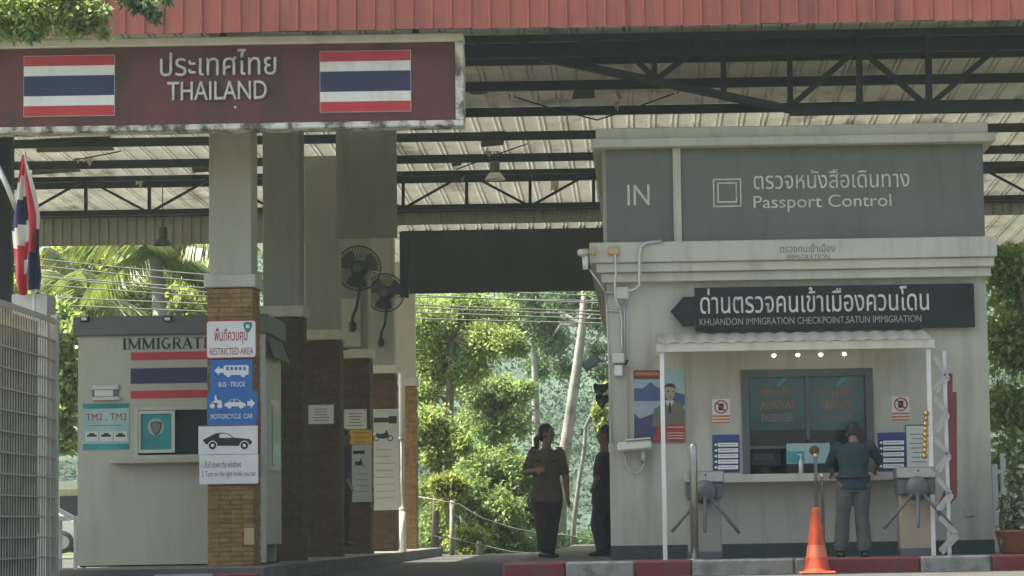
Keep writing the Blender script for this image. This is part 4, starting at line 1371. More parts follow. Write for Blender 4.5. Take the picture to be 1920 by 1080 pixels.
for pts in ([(1150, 690), (1153, 705), (1160, 712), (1166, 704), (1167, 690)], [(1176, 690), (1200, 686), (1235, 668)]):
    MB().tube([P(a, b, Yw - 0.03) for a, b in pts], 0.005, 6).build('cable', M_alu, t, True)
MB().tube([P(1172, 684, Yw - 0.05), P(1177, 676, Yw - 0.09)], 0.012, 8).build('sensor', M_blackplastic, t, True)

t = thing('flood_lamp', P(1122, 690, Yw + 0.3), 'grey tilted flood lamp on the left side wall of the building', 'lamp')
m = MB()
c = P(1108, 680, Yw + 0.25)
m.box(c, (0.2, 0.16, 0.1), 0.015, rot=Matrix.Rotation(math.radians(-38), 3, 'Y'))
m.build('housing', M_greyplastic, t)
MB().box(P(1121, 672, Yw + 0.3), (0.14, 0.14, 0.05), 0.01).build('hood', M_alu, t)
MB().tube([P(1112, 682, Yw + 0.3), P(1124, 688, Yw + 0.3), P(1146, 686, Yw + 0.3)], 0.014, 8).build('arm', M_alu, t, True)
for k, (px, py) in enumerate(((1131, 727), (1135, 748))):
    t = thing('horn_speaker', P(px + 8, py, Yw + 0.4), ('upper' if k == 0 else 'lower') + ' dark horn loudspeaker on the left side wall', 'loudspeaker', 'horn loudspeakers')
    c = P(px, py, Yw + 0.4)
    m = MB()
    m.tube([c + Vector((0.07, 0.02, 0.04)), c + Vector((0.03, 0, 0.01)), c + Vector((-0.02, -0.02, -0.01)), c + Vector((-0.06, -0.04, -0.03))], [0.025, 0.035, 0.05, 0.085], 14, cap=False)
    m.build('horn', M_blackplastic, t, True)
    MB().tube([c + Vector((0.06, 0.02, 0.03)), P(px + 14, py - 8, Yw + 0.4)], 0.012, 6).build('bracket', M_blackplastic, t)

t = thing('wall_camera_box', P(1190, 850, Yw - 0.1), 'long cream camera housing with looped cable below the poster', 'camera')
MB().box(P(1190, 836, Yw - 0.14), (0.37, 0.14, 0.10), 0.02, rot=Matrix.Rotation(math.radians(-4), 3, 'Y')).build('housing', M_plastic, t)
MB().box(P(1196, 824, Yw - 0.14), (0.28, 0.17, 0.02), 0.008, rot=Matrix.Rotation(math.radians(-4), 3, 'Y')).build('sun_shield', M_plastic, t)
MB().tube([P(1205, 845, Yw - 0.12), P(1206, 860, Yw - 0.1), P(1206, 866, Yw)], 0.02, 8).build('bracket', M_plastic, t, True)
MB().tube([P(a, b, Yw - 0.05) for a, b in ((1172, 845), (1173, 868), (1180, 882), (1191, 888), (1202, 883), (1208, 868), (1209, 852))], 0.008, 7).build('cable', M_alu, t, True)

# ------------------------------------------------------------------ turnstiles, posts, cone
def turnstile(x0, x1, yt, hub, ends, label, body):
    Y = 27.0
    p = P((x0 + x1) / 2, yt, Y)
    t = thing('turnstile', (p.x, Y + 0.2, 0), label, 'turnstile', 'tripod turnstiles')
    w = (x1 - x0) * Y / F
    q = lambda y: P((x0 + x1) / 2, y, Y).z
    bx('top_cabinet', p.x - w / 2, p.x + w / 2, Y, Y + 0.45, q(yt + 22), q(yt), M_steel, t, 0.012)
    bx('mechanism_housing', p.x - w / 2 + 0.015, p.x + w / 2 - 0.015, Y + 0.02, Y + 0.43, q(yt + 52), q(yt + 22) - 0.001, M_greyplastic, t, 0.01)
    bx('cabinet_body', p.x - w / 2 + 0.03, p.x + w / 2 - 0.03, Y + 0.08, Y + 0.4, 0.0, q(yt + 52) - 0.001, body, t, 0.01)
    bx('kick_plate', p.x - w / 2 + 0.028, p.x + w / 2 - 0.028, Y + 0.076, Y + 0.402, 0.002, 0.08, M_greyplastic, t)
    h = P(hub[0], hub[1], Y - 0.02)
    MB().lathe((h.x, Y + 0.02, h.z), [(0.13, 0), (0.12, 0.05), (0.08, 0.10), (0.03, 0.11)], 20, 'Y').build('hub', M_greyplastic, t, True)
    for (ex, ey, dy) in ends:
        e_ = P(ex, ey, Y - dy)
        MB().tube([Vector((h.x, Y - 0.05, h.z)), e_, e_ + (e_ - Vector((h.x, Y - 0.05, h.z))).normalized() * 0.008], [0.019, 0.019, 0.012], 10).build('arm', M_enamel, t, True)
    c = P((x0 + x1) / 2 + 3, yt + 4, Y)
    MB().lathe((c.x, Y - 0.001, c.z - 0.02), [(0.012, 0), (0.012, 0.004)], 12, 'Y').build('indicator', M_blackplastic, t)


turnstile(1283, 1357, 883, (1322, 922), ((1322, 997, 0.25), (1386, 999, 0.05), (1260, 996, 0.05)), 'tripod turnstile left of the counter, with pale cabinet', M_shadegrey)
turnstile(1681, 1756, 875, (1720, 915), ((1722, 988, 0.25), (1657, 991, 0.05), (1784, 985, 0.05)), 'tripod turnstile right of the counter, with beige cabinet', mat('beige_cabinet', (0.32, 0.26, 0.18), 0.5, 0.1))

t = thing('steel_post', P(1299, 1046, 26.75), 'polished steel post with rounded top beside the left turnstile', 'post')
p = P(1299, 830, 26.75)
MB().lathe((p.x, 26.75, 0), [(0.04, 0), (0.04, p.z - 0.05), (0.036, p.z - 0.025), (0.022, p.z - 0.006), (0.002, p.z)], 18).build('tube', M_steel, t, True)
MB().lathe((p.x, 26.75, 0), [(0.08, 0), (0.08, 0.01), (0.042, 0.016)], 18).build('flange', M_steel, t, True)
t = thing('barrier_stanchion', P(1534, 1046, 26.9), 'slim double steel stanchion behind the traffic cone', 'stanchion')
for px, top in ((1529, 850), (1541, 888)):
    p = P(px, top, 26.9)
    MB().lathe((p.x, 26.9, 0.012), [(0.017, 0), (0.017, p.z - 0.06), (0.024, p.z - 0.05), (0.024, p.z - 0.02), (0.006, p.z - 0.012)], 12).build('tube', M_steel, t, True)
MB().lathe((P(1535, 1046, 26.9).x, 26.9, 0), [(0.15, 0), (0.15, 0.01), (0.04, 0.02)], 20).build('foot', M_steel, t, True)

t = thing('traffic_cone', P(1530, 1083, 26.05), 'orange traffic cone standing at the kerb before the counter', 'cone')
p = P(1529, 951, 26.05)
hc = p.z + 0.15
MB().lathe((p.x, 26.05, -0.15), [(0.16, 0.03), (0.135, 0.04), (0.125, 0.06), (0.085, hc * 0.45), (0.042, hc * 0.93), (0.034, hc * 0.985), (0.024, hc)], 24).build('body', M_cone, t, True)
MB().box((p.x, 26.05, -0.135), (0.36, 0.36, 0.03), 0.012).build('base', M_cone, t)
MB().lathe((p.x, 26.05, -0.15), [(0.1085, hc * 0.25), (0.0875, hc * 0.44)], 24, cap=False).build('band', mat('faded_cone_band', (0.6, 0.16, 0.08), 0.5, 0.1), t, True)

# folding lattice gate with red strip
Yl = 26.9
t = thing('folding_gate', P(1770, 1060, Yl), 'folded steel lattice gate with dark red strip right of the counter', 'gate')
for k, (a, b, c) in enumerate((((1751, 668), (1775, 703), (1752, 730)), ((1752, 744), (1775, 774), (1753, 804)), ((1753, 822), (1778, 851), (1756, 880)),
                               ((1757, 897), (1782, 925), (1758, 955)), ((1762, 970), (1793, 1001), (1763, 1032)), ((1765, 1044), (1795, 1076), (1766, 1106)))):
    for (u, v) in ((a, b), (b, c)):
        MB().bar(P(*u, Yl), P(*v, Yl), 0.05, 0.012, up=(0, 1, 0)).build('lattice_bar', M_steel, t)
        MB().bar(P(u[0] + 4, u[1] + 6, Yl + 0.14), P(v[0] + 4, v[1] + 6, Yl + 0.14), 0.03, 0.008, up=(0, 1, 0)).build('lattice_bar', M_alu, t)
    for q in (a, b, c):
        MB().lathe(P(*q, Yl - 0.004), [(0.014, 0), (0.012, 0.01)], 8, 'Y').build('pivot', M_steel, t)
p = P(1788, 830, Yl + 0.2)
MB().prism(pxpoly([(1777, 700), (1777, 905), (1756, 955), (1760, 968), (1795, 932), (1794, 735), (1786, 735), (1786, 700)], Yl + 0.18), Yl + 0.18, Yl + 0.21).build('red_strip', M_strip, t)
bx('rear_post', P(1772, 800, Yl).x, P(1779, 800, Yl).x, Yl + 0.06, Yl + 0.1, 0, 2.1, M_alu, t)
t = thing('gold_garland', P(1735, 868, 27.05), 'string of gold ornaments hanging beside the awning post', 'garland')
for k in range(9):
    q = P(1737 - 0.4 * k, 775 + k * 10, 27.05)
    MB().ball(q, (0.022 if k % 2 else 0.03, 0.02, 0.03), 8, 6).build('ornament', mat('gold', (0.55, 0.33, 0.10), 0.25, 0.1, metal=0.8), t, True)
MB().tube([P(1738, 652, 27.08), P(1733, 866, 27.05)], 0.003, 5).build('cord', M_rust, t)

# ------------------------------------------------------------------ hanging lamps
def high_bay(px, y0, y1, Y, label):
    b = P(px, y1, Y)
    h = P(px, y0, Y).z - b.z
    t = thing('high_bay_lamp', (b.x, b.y, zroof(Y)), label, 'lamp', 'bell lamps under the canopy')
    MB().lathe((b.x, Y, b.z), [(h * 0.55, 0), (h * 0.52, h * 0.08), (h * 0.36, h * 0.28), (h * 0.3, h * 0.36)], 20, cap=False).build('shade', M_lampshade if px > 910 else M_enamel, t, True)
    MB().lathe((b.x, Y, b.z), [(h * 0.22, h * 0.36), (h * 0.26, h * 0.42), (h * 0.26, h * 0.92), (h * 0.18, h)], 14).build('ballast', M_enamel, t, True)
    MB().ball((b.x, Y, b.z + h * 0.2), h * 0.16, 8, 6).build('bulb', M_white, t, True)
    MB().tube([(b.x, Y, b.z + h), (b.x, Y, zroof(Y) - 0.02)], 0.008, 6).build('stem', M_black, t)


high_bay(897, 140, 174, 31.6, 'grey bell lamp hanging just right of the THAILAND sign')
high_bay(928, 302, 337, 36.0, 'pale bell lamp hanging in the middle of the lane')
high_bay(305, 425, 460, 37.5, 'dark bell lamp hanging above the immigration booth')
# cables slung under the roof
for k, (pts, lab) in enumerate((([(845, 162), (960, 180), (1040, 205), (1120, 225), (1185, 204), (1290, 166)], 'thin cable slung under the roof right of the THAILAND sign'),
                 ([(855, 318), (930, 290), (1060, 245)], 'thin cable slung under the roof in the middle of the lane'), ([(140, 300), (220, 285), (300, 255)], 'thin cable slung under the roof above the booth'))):
    tag(MB().tube([P(a, b, 32.2 if k == 0 else 35.5) for a, b in pts], 0.01, 6).build('roof_cable', M_black, None, True), lab, 'cable')

# ------------------------------------------------------------------ left: mesh gate, flag, rack
Yn, Ye = 21.5, 26.3
X_ = P(103, 800, Ye).x
zg = P(103, 597, Ye).z
sg = thing('sliding_gate', (X_, Ye, -0.15), 'pale steel mesh gate panel at the left edge of the road', 'gate')
for k in range(14):
    z = -0.05 + (zg + 0.02) * k / 13
    MB().box((X_ - 0.0, (Yn + Ye) / 2, z), (0.03, Ye - Yn, 0.014 if k < 13 else 0.05)).build('rail', M_cream, sg)
m = MB()
y = Yn + 0.03
while y < Ye - 0.05:
    m.box((X_ - 0.02, y, zg / 2 - 0.06), (0.006, 0.04, zg + 0.1))
    y += 0.105
o = m.build('vertical_bar', mat('gate_bar', (0.50, 0.46, 0.36), 0.6, 0.2, 6, dirt=(0.12, 0.08, 0.04), dirt_amt=0.7, dirt_scale=(3, 3, 3)), sg)
o['kind'] = 'stuff'
bx('end_post', X_ - 0.035, X_ + 0.035, Ye - 0.05, Ye + 0.03, -0.15, zg + 0.03, M_cream, sg, 0.006)
bx('backing_sheet', X_ - 0.16, X_ - 0.15, Yn, Ye - 0.08, -0.1, zg - 0.04, mat('rusty_backing', (0.07, 0.05, 0.025), 0.8, 0.5, 5), sg)
p0, p1 = P(22, 552, 26.6), P(88, 578, 26.6)
tag(bx('gate_cabinet', p0.x, p1.x, 26.6, 27.0, -0.19, p0.z, M_alu), 'grey metal cabinet behind the mesh gate', 'cabinet')

Yfl = 26.45
fl = thing('thai_flag', P(60, 1000, Yfl), 'furled red, white and blue flag hanging from a grey pole at the left', 'flag')
MB().tube([P(46, 285, Yfl), P(53, 400, Yfl), P(64, 560, Yfl), P(70, 1000, Yfl)], 0.016, 8).build('pole', M_alu, fl, True)
MB().tube([P(-10, 300, Yfl), P(14, 350, Yfl), P(34, 400, Yfl)], 0.028, 8).build('brace', M_alu, fl, True)
NU, NV = 26, 40
vs, fs, mi = [], [], []
for j in range(NV + 1):
    v = j / NV
    py = 290 + 258 * v
    cxp = 45 + 9 * v
    hw = 2 + 25 * min(1, v * 2.2) ** 0.8
    if v > 0.9:
        hw *= 1 - (v - 0.9) * 2.0
    for i in range(NU + 1):
        u = i / NU
        px = cxp + (u * 2 - 1) * hw + 2.0 * math.sin(9 * v + u * 5)
        pt = P(px, py + 6 * math.sin(u * 6) * v, Yfl - 0.03)
        pt.y += 0.055 * math.sin(u * 15 + 2.2 * v) * min(1, v * 3) - 0.02
        vs.append(pt)
for j in range(NV):
    for i in range(NU):
        fs.append((j * (NU + 1) + i, j * (NU + 1) + i + 1, (j + 1) * (NU + 1) + i + 1, (j + 1) * (NU + 1) + i))
        u, v = (i + 0.5) / NU, (j + 0.5) / NV
        s = v * 1.02 + 0.14 * (u - 0.3) if u < 0.56 else (0.05 + 0.17 * max(0, v - 0.4) if u < 0.82 and v < 0.72 else 0.18 + 0.34 * max(0, v - 0.1))
        mi.append(0 if s < 1 / 6 or s > 0.66 and not (0.78 < s < 0.88 and u > 0.34) else 1 if s < 2 / 6 else 2 if s < 0.52 else 1)
o = MB().add(vs, fs).build('cloth', M_flagred, fl, True)
o.data.materials.append(M_flagwhite)
o.data.materials.append(M_flagblue)
for pl_, k in zip(o.data.polygons, mi):
    pl_.material_index = k

t = thing('metal_rack', P(122, 1045, 33), 'white metal frame rack between the mesh gate and the booth', 'rack')
for px in (96, 141):
    p = P(px, 1000, 33)
    bx('leg', p.x - 0.02, p.x + 0.02, 33, 33.04, -0.15, P(px, 975, 33).z, M_white, t)
    bx('leg', p.x - 0.02, p.x + 0.02, 33.5, 33.54, -0.15, P(px, 975, 33).z, M_white, t)
bx('top', P(90, 972, 33).x, P(146, 972, 33).x, 32.98, 33.56, P(120, 976, 33).z, P(120, 968, 33).z, M_white, t)
bx('shelf', P(94, 1030, 33).x, P(143, 1030, 33).x, 33.041, 33.5, 0.05, 0.07, M_white, t)

# low white house and parked car seen through the gap
t = thing('low_house', P(100, 920, 84), 'low white house far behind the gap beside the booth', 'house')
c = P(60, 900, 84)
bx('wall', c.x - 6, c.x + 3.6, 84, 89, -0.2, 1.9, M_white, t)
MB().prism([(c.x - 6.4, 1.9), (c.x - 6.4, 2.05), (c.x + 4, 2.05), (c.x + 4, 1.9)], 83.4, 89.5).build('roof', M_greypanel, t)
bx('window', c.x + 0.9, c.x + 1.9, 83.95, 84, 0.9, 1.6, M_glassdark, t)
bx('window', c.x + 2.2, c.x + 2.9, 83.95, 84, 0.9, 1.6, M_glassdark, t)
bx('eave', c.x - 6.4, c.x + 4, 83.36, 83.4, 1.8, 2.06, M_trim, t)


def car(cx, cy, label, paint):
    t = thing('parked_car', (cx, cy, -0.15), label, 'car')
    zz = -0.15
    prof = [(-2.1, 0.35), (-2.15, 0.7), (-1.9, 0.9), (-1.0, 0.95), (1.0, 0.97), (1.9, 0.85), (2.15, 0.65), (2.1, 0.32)]
    MB().prism([(cx + a, zz + b) for a, b in prof][::-1], cy - 0.82, cy + 0.82).build('body', paint, t)
    gh = [(-1.25, 0.96), (-0.75, 1.42), (0.55, 1.45), (1.35, 0.98)]
    vs = [(cx + a, cy + s * (0.74 if b < 1 else 0.6), zz + b) for s in (-1, 1) for a, b in gh]
    MB().add(vs, [(0, 1, 2, 3), (7, 6, 5, 4), (0, 4, 5, 1), (1, 5, 6, 2), (2, 6, 7, 3)]).build('windows', M_glassdark, t)
    MB().box((cx - 0.1, cy, zz + 1.45), (1.35, 1.22, 0.04), 0.015).build('roof', paint, t)
    for s in (-1, 1):
        for (a, b) in ((0, 1), (3, 2)):
            q = (cx + gh[a][0], cy + s * 0.745, zz + gh[a][1]), (cx + gh[b][0], cy + s * 0.605, zz + gh[b][1])
            MB().bar(*q, 0.07, 0.04).build('pillar', paint, t)
    for s in (-1, 1):
        for u in (-1.35, 1.3):
            w = MB().lathe((cx + u, cy + s * 0.76 + 0.1, zz + 0.31), [(0.2, 0.0), (0.31, 0.02), (0.31, 0.18), (0.2, 0.2)], 20, 'Y').build('wheel', M_tyre, t, True)
            MB().lathe((cx + u, cy + s * 0.76 + 0.1, zz + 0.31), [(0.19, -0.005), (0.19, 0.205)], 14, 'Y').build('rim', M_steel, w)
        MB().box((cx + 2.08, cy + s * 0.6, zz + 0.68), (0.12, 0.3, 0.12), 0.03).build('headlight', M_white, t)


car(P(110, 950, 74).x - 1.0, 74, 'white car parked in front of the low house', M_carwhite)

# ------------------------------------------------------------------ power cables behind
cab = [((-250, 440), (400, 516), (1300, 560)), ((-250, 452), (390, 528), (1300, 574)), ((-250, 470), (390, 548), (1300, 588)), ((-250, 500), (390, 556), (1300, 596)),
       ((-250, 478), (390, 540), (1300, 566)), ((-250, 540), (390, 570), (1300, 604)), ((-250, 550), (390, 584), (1300, 610))]
for k, q in enumerate(cab):
    pts = []
    for i in range(25):
        s = i / 24
        a, b, c = [P(*v, 51 + 0.15 * k) for v in q]
        pts.append(a * ((1 - s) * (1 - 2 * s)) + b * (4 * s * (1 - s)) + c * (s * (2 * s - 1)))
    tag(MB().tube(pts, 0.013, 5).build('power_cable', M_cable, None, True), ['topmost', 'second highest', 'third highest', 'fourth highest', 'fifth highest', 'second lowest', 'lowest'][[0, 1, 4, 2, 3, 5, 6].index(k)] + ' pale overhead cable strung across behind the booth', 'cable', 'overhead cables behind the checkpoint')


# ------------------------------------------------------------------ people
def remesh(mb, voxel, name, m, parent, smooth_it=2):
    me = bpy.data.meshes.new('tmp')
    me.from_pydata(mb.v, [], mb.f)
    bm = bmesh.new()
    bm.from_mesh(me)
    bmesh.ops.recalc_face_normals(bm, faces=bm.faces)
    bm.to_mesh(me)
    bm.free()
    ob = bpy.data.objects.new('tmp', me)
    COL.objects.link(ob)
    md = ob.modifiers.new('r', 'REMESH')
    md.mode = 'VOXEL'
    md.voxel_size = voxel
    ms = ob.modifiers.new('s', 'SMOOTH')
    ms.factor = 0.5
    ms.iterations = smooth_it
    dg = bpy.context.evaluated_depsgraph_get()
    ev = ob.evaluated_get(dg)
    out = bpy.data.meshes.new_from_object(ev)
    bpy.data.objects.remove(ob)
    n = len(out.vertices)
    co = np.empty(n * 3)
    out.vertices.foreach_get('co', co)
    co = co.reshape(-1, 3)
    c = (co.min(0) + co.max(0)) / 2
    out.vertices.foreach_set('co', (co - c).ravel())
    out.name = name
    out.materials.clear()
    return link(name, out, m, Vector(c), parent, True)


def lerp(a, b, t):
    return Vector(a) * (1 - t) + Vector(b) * t


def person(label, J, k, face, mats, hair='short', sleeve=0.55, skirt=False):
    """J: world joints; k: size factor; face: unit vector the head looks along"""
    shL, shR, elL, elR, haL, haR = (J[n] for n in ('shL', 'shR', 'elL', 'elR', 'haL', 'haR'))
    hp, hd = J['hip'], J['head']
    hipL, hipR, knL, knR, anL, anR = (J[n] for n in ('hipL', 'hipR', 'knL', 'knR', 'anL', 'anR'))
    lat = (shR - shL).normalized()
    neck = (shL + shR) / 2 + Vector((0, 0, 0.035 * k))
    root = thing('person', (hp.x, hp.y, min(anL.z, anR.z) - 0.07 * k), label, 'person')
    face = Vector(face).normalized()
    side = face.cross(Vector((0, 0, 1))).normalized()
    up = Vector((0, 0, 1))

    def torso(b, g):
        ch = lerp(hp, neck, 0.62)
        wa = lerp(hp, neck, 0.3)
        b.tube([hp - up * 0.09 * k, hp, wa, ch, lerp(hp, neck, 0.85), neck - up * 0.01],
               [(0.13 * k + g, 0.10 * k + g), (0.165 * k + g, 0.115 * k + g), (0.135 * k + g, 0.095 * k + g), (0.16 * k + g, 0.108 * k + g), (0.15 * k + g, 0.085 * k + g), (0.07 * k + g, 0.06 * k + g)], 18, ref=lat)
        for s in (shL, shR):
            b.ball(s, (0.046 * k + g, 0.046 * k + g, 0.046 * k + g), 10, 8)

    def arm(b, s, e, h, g, t0=0.0, t1=2.0):
        pts, rs = [], []
        for t in (0, 0.3, 0.6, 0.9, 1.0, 1.15, 1.4, 1.7, 1.97):
            if t0 <= t <= t1:
                pts.append(lerp(s, e, t) if t <= 1 else lerp(e, h, t - 1))
                rs.append((0.052 - 0.011 * t if t < 1 else 0.042 - 0.018 * (t - 1)) * k + g)
        b.tube(pts, rs, 12)

    def leg(b, h, kn, an, g, t1=2.0, flare=0.0):
        pts, rs = [], []
        for t in (0, 0.25, 0.6, 0.92, 1.0, 1.1, 1.35, 1.7, 2.0):
            if t <= t1:
                pts.append(lerp(h, kn, t) if t <= 1 else lerp(kn, an, t - 1))
                rs.append((0.092 - 0.036 * t if t < 1 else (0.058 - 0.02 * (t - 1) if t > 1.2 else 0.056)) * k + g + flare * max(0, t - 0.8))
        b.tube(pts, rs, 14)

    b = MB()
    torso(b, 0)
    for (s, e_, h) in ((shL, elL, haL), (shR, elR, haR)):
        arm(b, s, e_, h, 0)
        d = (h - e_).normalized()
        fw_ = face - d * face.dot(d)
        fw_ = fw_.normalized() if fw_.length > 0.1 else side
        wv = d.cross(fw_).normalized()
        pc = h + d * 0.045 * k
        b.tube([h - d * 0.005, pc, h + d * 0.085 * k], [(0.02 * k, 0.026 * k), (0.018 * k, 0.04 * k), (0.014 * k, 0.038 * k)], 10, ref=fw_)
        for i, ln in enumerate((0.066, 0.076, 0.07, 0.055)):     # four fingers, slightly curled
            base = h + d * 0.08 * k + wv * ((i - 1.5) * 0.021 * k)
            tip1 = base + d * ln * 0.55 * k + fw_ * 0.006 * k
            tip2 = base + d * ln * 0.95 * k + fw_ * 0.026 * k
            b.tube([base, tip1, tip2], [0.0098 * k, 0.009 * k, 0.0075 * k], 7)
        tb = h + d * 0.025 * k - wv * 0.03 * k                    # thumb from the side of the palm
        b.tube([tb, tb + d * 0.03 * k - wv * 0.022 * k, tb + d * 0.062 * k - wv * 0.026 * k + fw_ * 0.012], [0.0125 * k, 0.011 * k, 0.008 * k], 7)
    for (h, kn, an) in ((hipL, knL, anL), (hipR, knR, anR)):
        leg(b, h, kn, an, 0)
    # neck and head with nose, brow, chin and ears
    b.tube([neck - up * 0.04 * k, lerp(neck, hd, 0.45), hd - up * 0.03 * k - face * 0.01], [0.056 * k, 0.05 * k, 0.052 * k], 12)
    R3 = Matrix((side, face, up)).transposed()
    b.ball(hd + up * 0.012 * k, (0.072 * k, 0.088 * k, 0.096 * k), 16, 12, R3)
    b.ball(hd - up * 0.055 * k + face * 0.03 * k, (0.05 * k, 0.052 * k, 0.058 * k), 12, 10, R3)
    b.tube([hd + face * 0.08 * k + up * 0.012 * k, hd + face * 0.1 * k - up * 0.022 * k, hd + face * 0.08 * k - up * 0.03 * k], [0.009 * k, 0.014 * k, 0.011 * k], 8)
    b.ball(hd + face * 0.079 * k - up * 0.054 * k, (0.022 * k, 0.01 * k, 0.009 * k), 8, 6, R3)
    for s in (-1, 1):
        b.ball(hd + side * (0.074 * k * s) - up * 0.008 * k, (0.01 * k, 0.02 * k, 0.03 * k), 8, 6, R3)
    body = remesh(b, 0.0085, 'body', mats['skin'], root)
    for s in (-1, 1):
        MB().ball(hd + face * 0.077 * k + side * (0.03 * k * s) + up * 0.008 * k, (0.011 * k, 0.008 * k, 0.007 * k), 8, 6, R3).build('eye', M_print_black, root, True)
    # hair
    hb = MB()
    hb.ball(hd + up * 0.028 * k - face * 0.014 * k, (0.082 * k, 0.09 * k, 0.09 * k), 16, 12, R3)
    hb.ball(hd - face * 0.045 * k - up * 0.015 * k, (0.072 * k, 0.055 * k, 0.075 * k), 14, 10, R3)
    if hair == 'tail':
        q = hd - face * 0.095 * k - up * 0.02 * k
        hb.tube([q + face * 0.03, q, q - face * 0.035 * k - up * 0.04 * k, q - face * 0.03 * k - up * 0.11 * k, q - face * 0.01 * k - up * 0.15 * k], [0.03 * k, 0.024 * k, 0.036 * k, 0.032 * k, 0.01 * k], 10)
    if hair == 'bun':
        hb.ball(hd - face * 0.1 * k - up * 0.01 * k, 0.045 * k, 10, 8)
    remesh(hb, 0.009, 'hair', M_hair, root)
    # clothes
    sh = MB()
    torso(sh, 0.014)
    lo = hp - up * 0.11 * k
    sh.tube([hp + up * 0.02, lo], [(0.176 * k, 0.126 * k), (0.186 * k, 0.136 * k)], 18, ref=lat)
    for (s, e_, h) in ((shL, elL, haL), (shR, elR, haR)):
        arm(sh, s, e_, h, 0.011, 0, sleeve * 2 if sleeve > 0.5 else 0.9)
    sh.tube([neck - up * 0.03 * k, neck + up * 0.012 * k], [0.075 * k, 0.062 * k], 12)
    remesh(sh, 0.011, 'shirt', mats['shirt'], root, 3)
    tr = MB()
    tr.tube([hp + up * 0.03, hp - up * 0.05 * k, hp - up * 0.13 * k], [(0.175 * k, 0.125 * k), (0.182 * k, 0.13 * k), (0.16 * k, 0.12 * k)], 18, ref=lat)
    for (h, kn, an) in ((hipL, knL, anL), (hipR, knR, anR)):
        leg(tr, h, kn, an, 0.016, 2.0, mats.get('flare', 0.012))
    remesh(tr, 0.011, 'trousers', mats['trousers'], root, 3)
    if mats.get('belt'):
        bw = MB().tube([hp + up * 0.012, hp + up * 0.05], [(0.189 * k, 0.14 * k), (0.184 * k, 0.136 * k)], 20, ref=lat)
        bw.build('belt', M_shoe, root, True)
    for an, kn in ((anL, knL), (anR, knR)):
        bf = J.get('toe', face)
        bf = Vector((bf[0], bf[1], 0)).normalized()
        s_ = MB().tube([an - bf * 0.06 * k - up * 0.045 * k, an + bf * 0.02 * k - up * 0.035 * k, an + bf * 0.11 * k - up * 0.05 * k, an + bf * 0.17 * k - up * 0.055 * k],
                       [(0.03 * k, 0.036 * k), (0.042 * k, 0.042 * k), (0.028 * k, 0.046 * k), (0.014 * k, 0.03 * k)], 12, ref=(0, 0, 1))
        s_.build('shoe', M_shoe, root, True)
    return root


def joints(Y, spec):
    return {n: P(v[0], v[1], Y + v[2]) for n, v in spec.items()}


sk = {'skin': M_skin}
J1 = joints(30.5, dict(head=(1025, 813, 0), shL=(1001, 848, 0.02), shR=(1049, 849, 0.0), elL=(985, 886, 0.02), elR=(1061, 893, 0.06), haL=(1006, 882, -0.2), haR=(1064, 930, -0.02),
                       hip=(1025, 922, 0), hipL=(1012, 934, 0), hipR=(1039, 934, 0), knL=(1017, 985, -0.02), knR=(1036, 985, 0.03), anL=(1019, 1032, 0.05), anR=(1030, 1033, 0.12)))
J1['toe'] = (0.5, -0.8)
person('woman walking in tan uniform shirt with ponytail, looking right', J1, 1.04, (0.93, -0.36, 0), {**sk, 'shirt': M_tan, 'trousers': M_brown}, 'tail', 0.42)
root1 = bpy.data.objects[[o.name for o in bpy.data.objects if o.name.startswith('person')][-1]]
for (px, py, dy) in ((1009, 864, -0.125), (1038, 864, -0.125)):
    MB().box(P(px, py, 30.5 + dy), (0.075, 0.012, 0.02), 0.004).build('pocket_flap', M_brown, root1)
for (px, py) in ((1002, 838), (1048, 839)):
    MB().box(P(px, py, 30.5), (0.09, 0.04, 0.012), 0.004).build('epaulette', M_brown, root1)
J2 = joints(31.6, dict(head=(1141, 815, 0), shL=(1137, 855, -0.16), shR=(1141, 855, 0.16), elL=(1127, 893, -0.18), elR=(1139, 893, 0.2), haL=(1122, 908, -0.3), haR=(1132, 920, 0.18),
                       hip=(1137, 928, 0), hipL=(1136, 936, -0.09), hipR=(1138, 936, 0.09), knL=(1126, 982, -0.1), knR=(1142, 984, 0.1), anL=(1139, 1030, -0.1), anR=(1148, 1031, 0.1)))
J2 = {n: v + Vector((-0.045, 0, 0)) for n, v in J2.items()}
J2['toe'] = (-1, 0)
person('person in dark clothes half hidden behind the building edge, facing the woman', J2, 1.04, (-1, -0.1, -0.05), {**sk, 'shirt': M_darkcloth, 'trousers': M_darkcloth, 'flare': 0.03}, 'bun', 0.6)
J3 = joints(27.25, dict(head=(1600, 812, 0.12), shL=(1570, 838, 0.02), shR=(1630, 836, 0.02), elL=(1556, 868, 0.12), elR=(1648, 862, 0.12), haL=(1560, 886, 0.4), haR=(1640, 884, 0.42),
                        hip=(1600, 900, -0.08), hipL=(1586, 910, -0.08), hipR=(1615, 910, -0.08), knL=(1580, 970, -0.06), knR=(1616, 970, -0.06), anL=(1577, 1033, -0.05), anR=(1622, 1033, -0.05)))
J3['toe'] = (0, 1)
person('man in dark teal shirt and grey trousers leaning on the counter', J3, 0.98, (0.05, 0.95, -0.25), {**sk, 'shirt': M_tealcloth, 'trousers': M_greycloth, 'flare': 0.02, 'belt': True}, 'short', 0.62)
J4 = joints(38.6, dict(head=(646, 818, 0), shL=(640, 842, -0.14), shR=(648, 842, 0.14), elL=(646, 880, -0.2), elR=(650, 880, 0.2), haL=(655, 905, -0.2), haR=(652, 912, 0.2),
                       hip=(644, 914, 0), hipL=(642, 922, -0.09), hipR=(645, 922, 0.09), knL=(644, 965, -0.1), knR=(647, 967, 0.1), anL=(641, 1015, -0.1), anR=(645, 1015, 0.1)))
J4['toe'] = (1, 0)
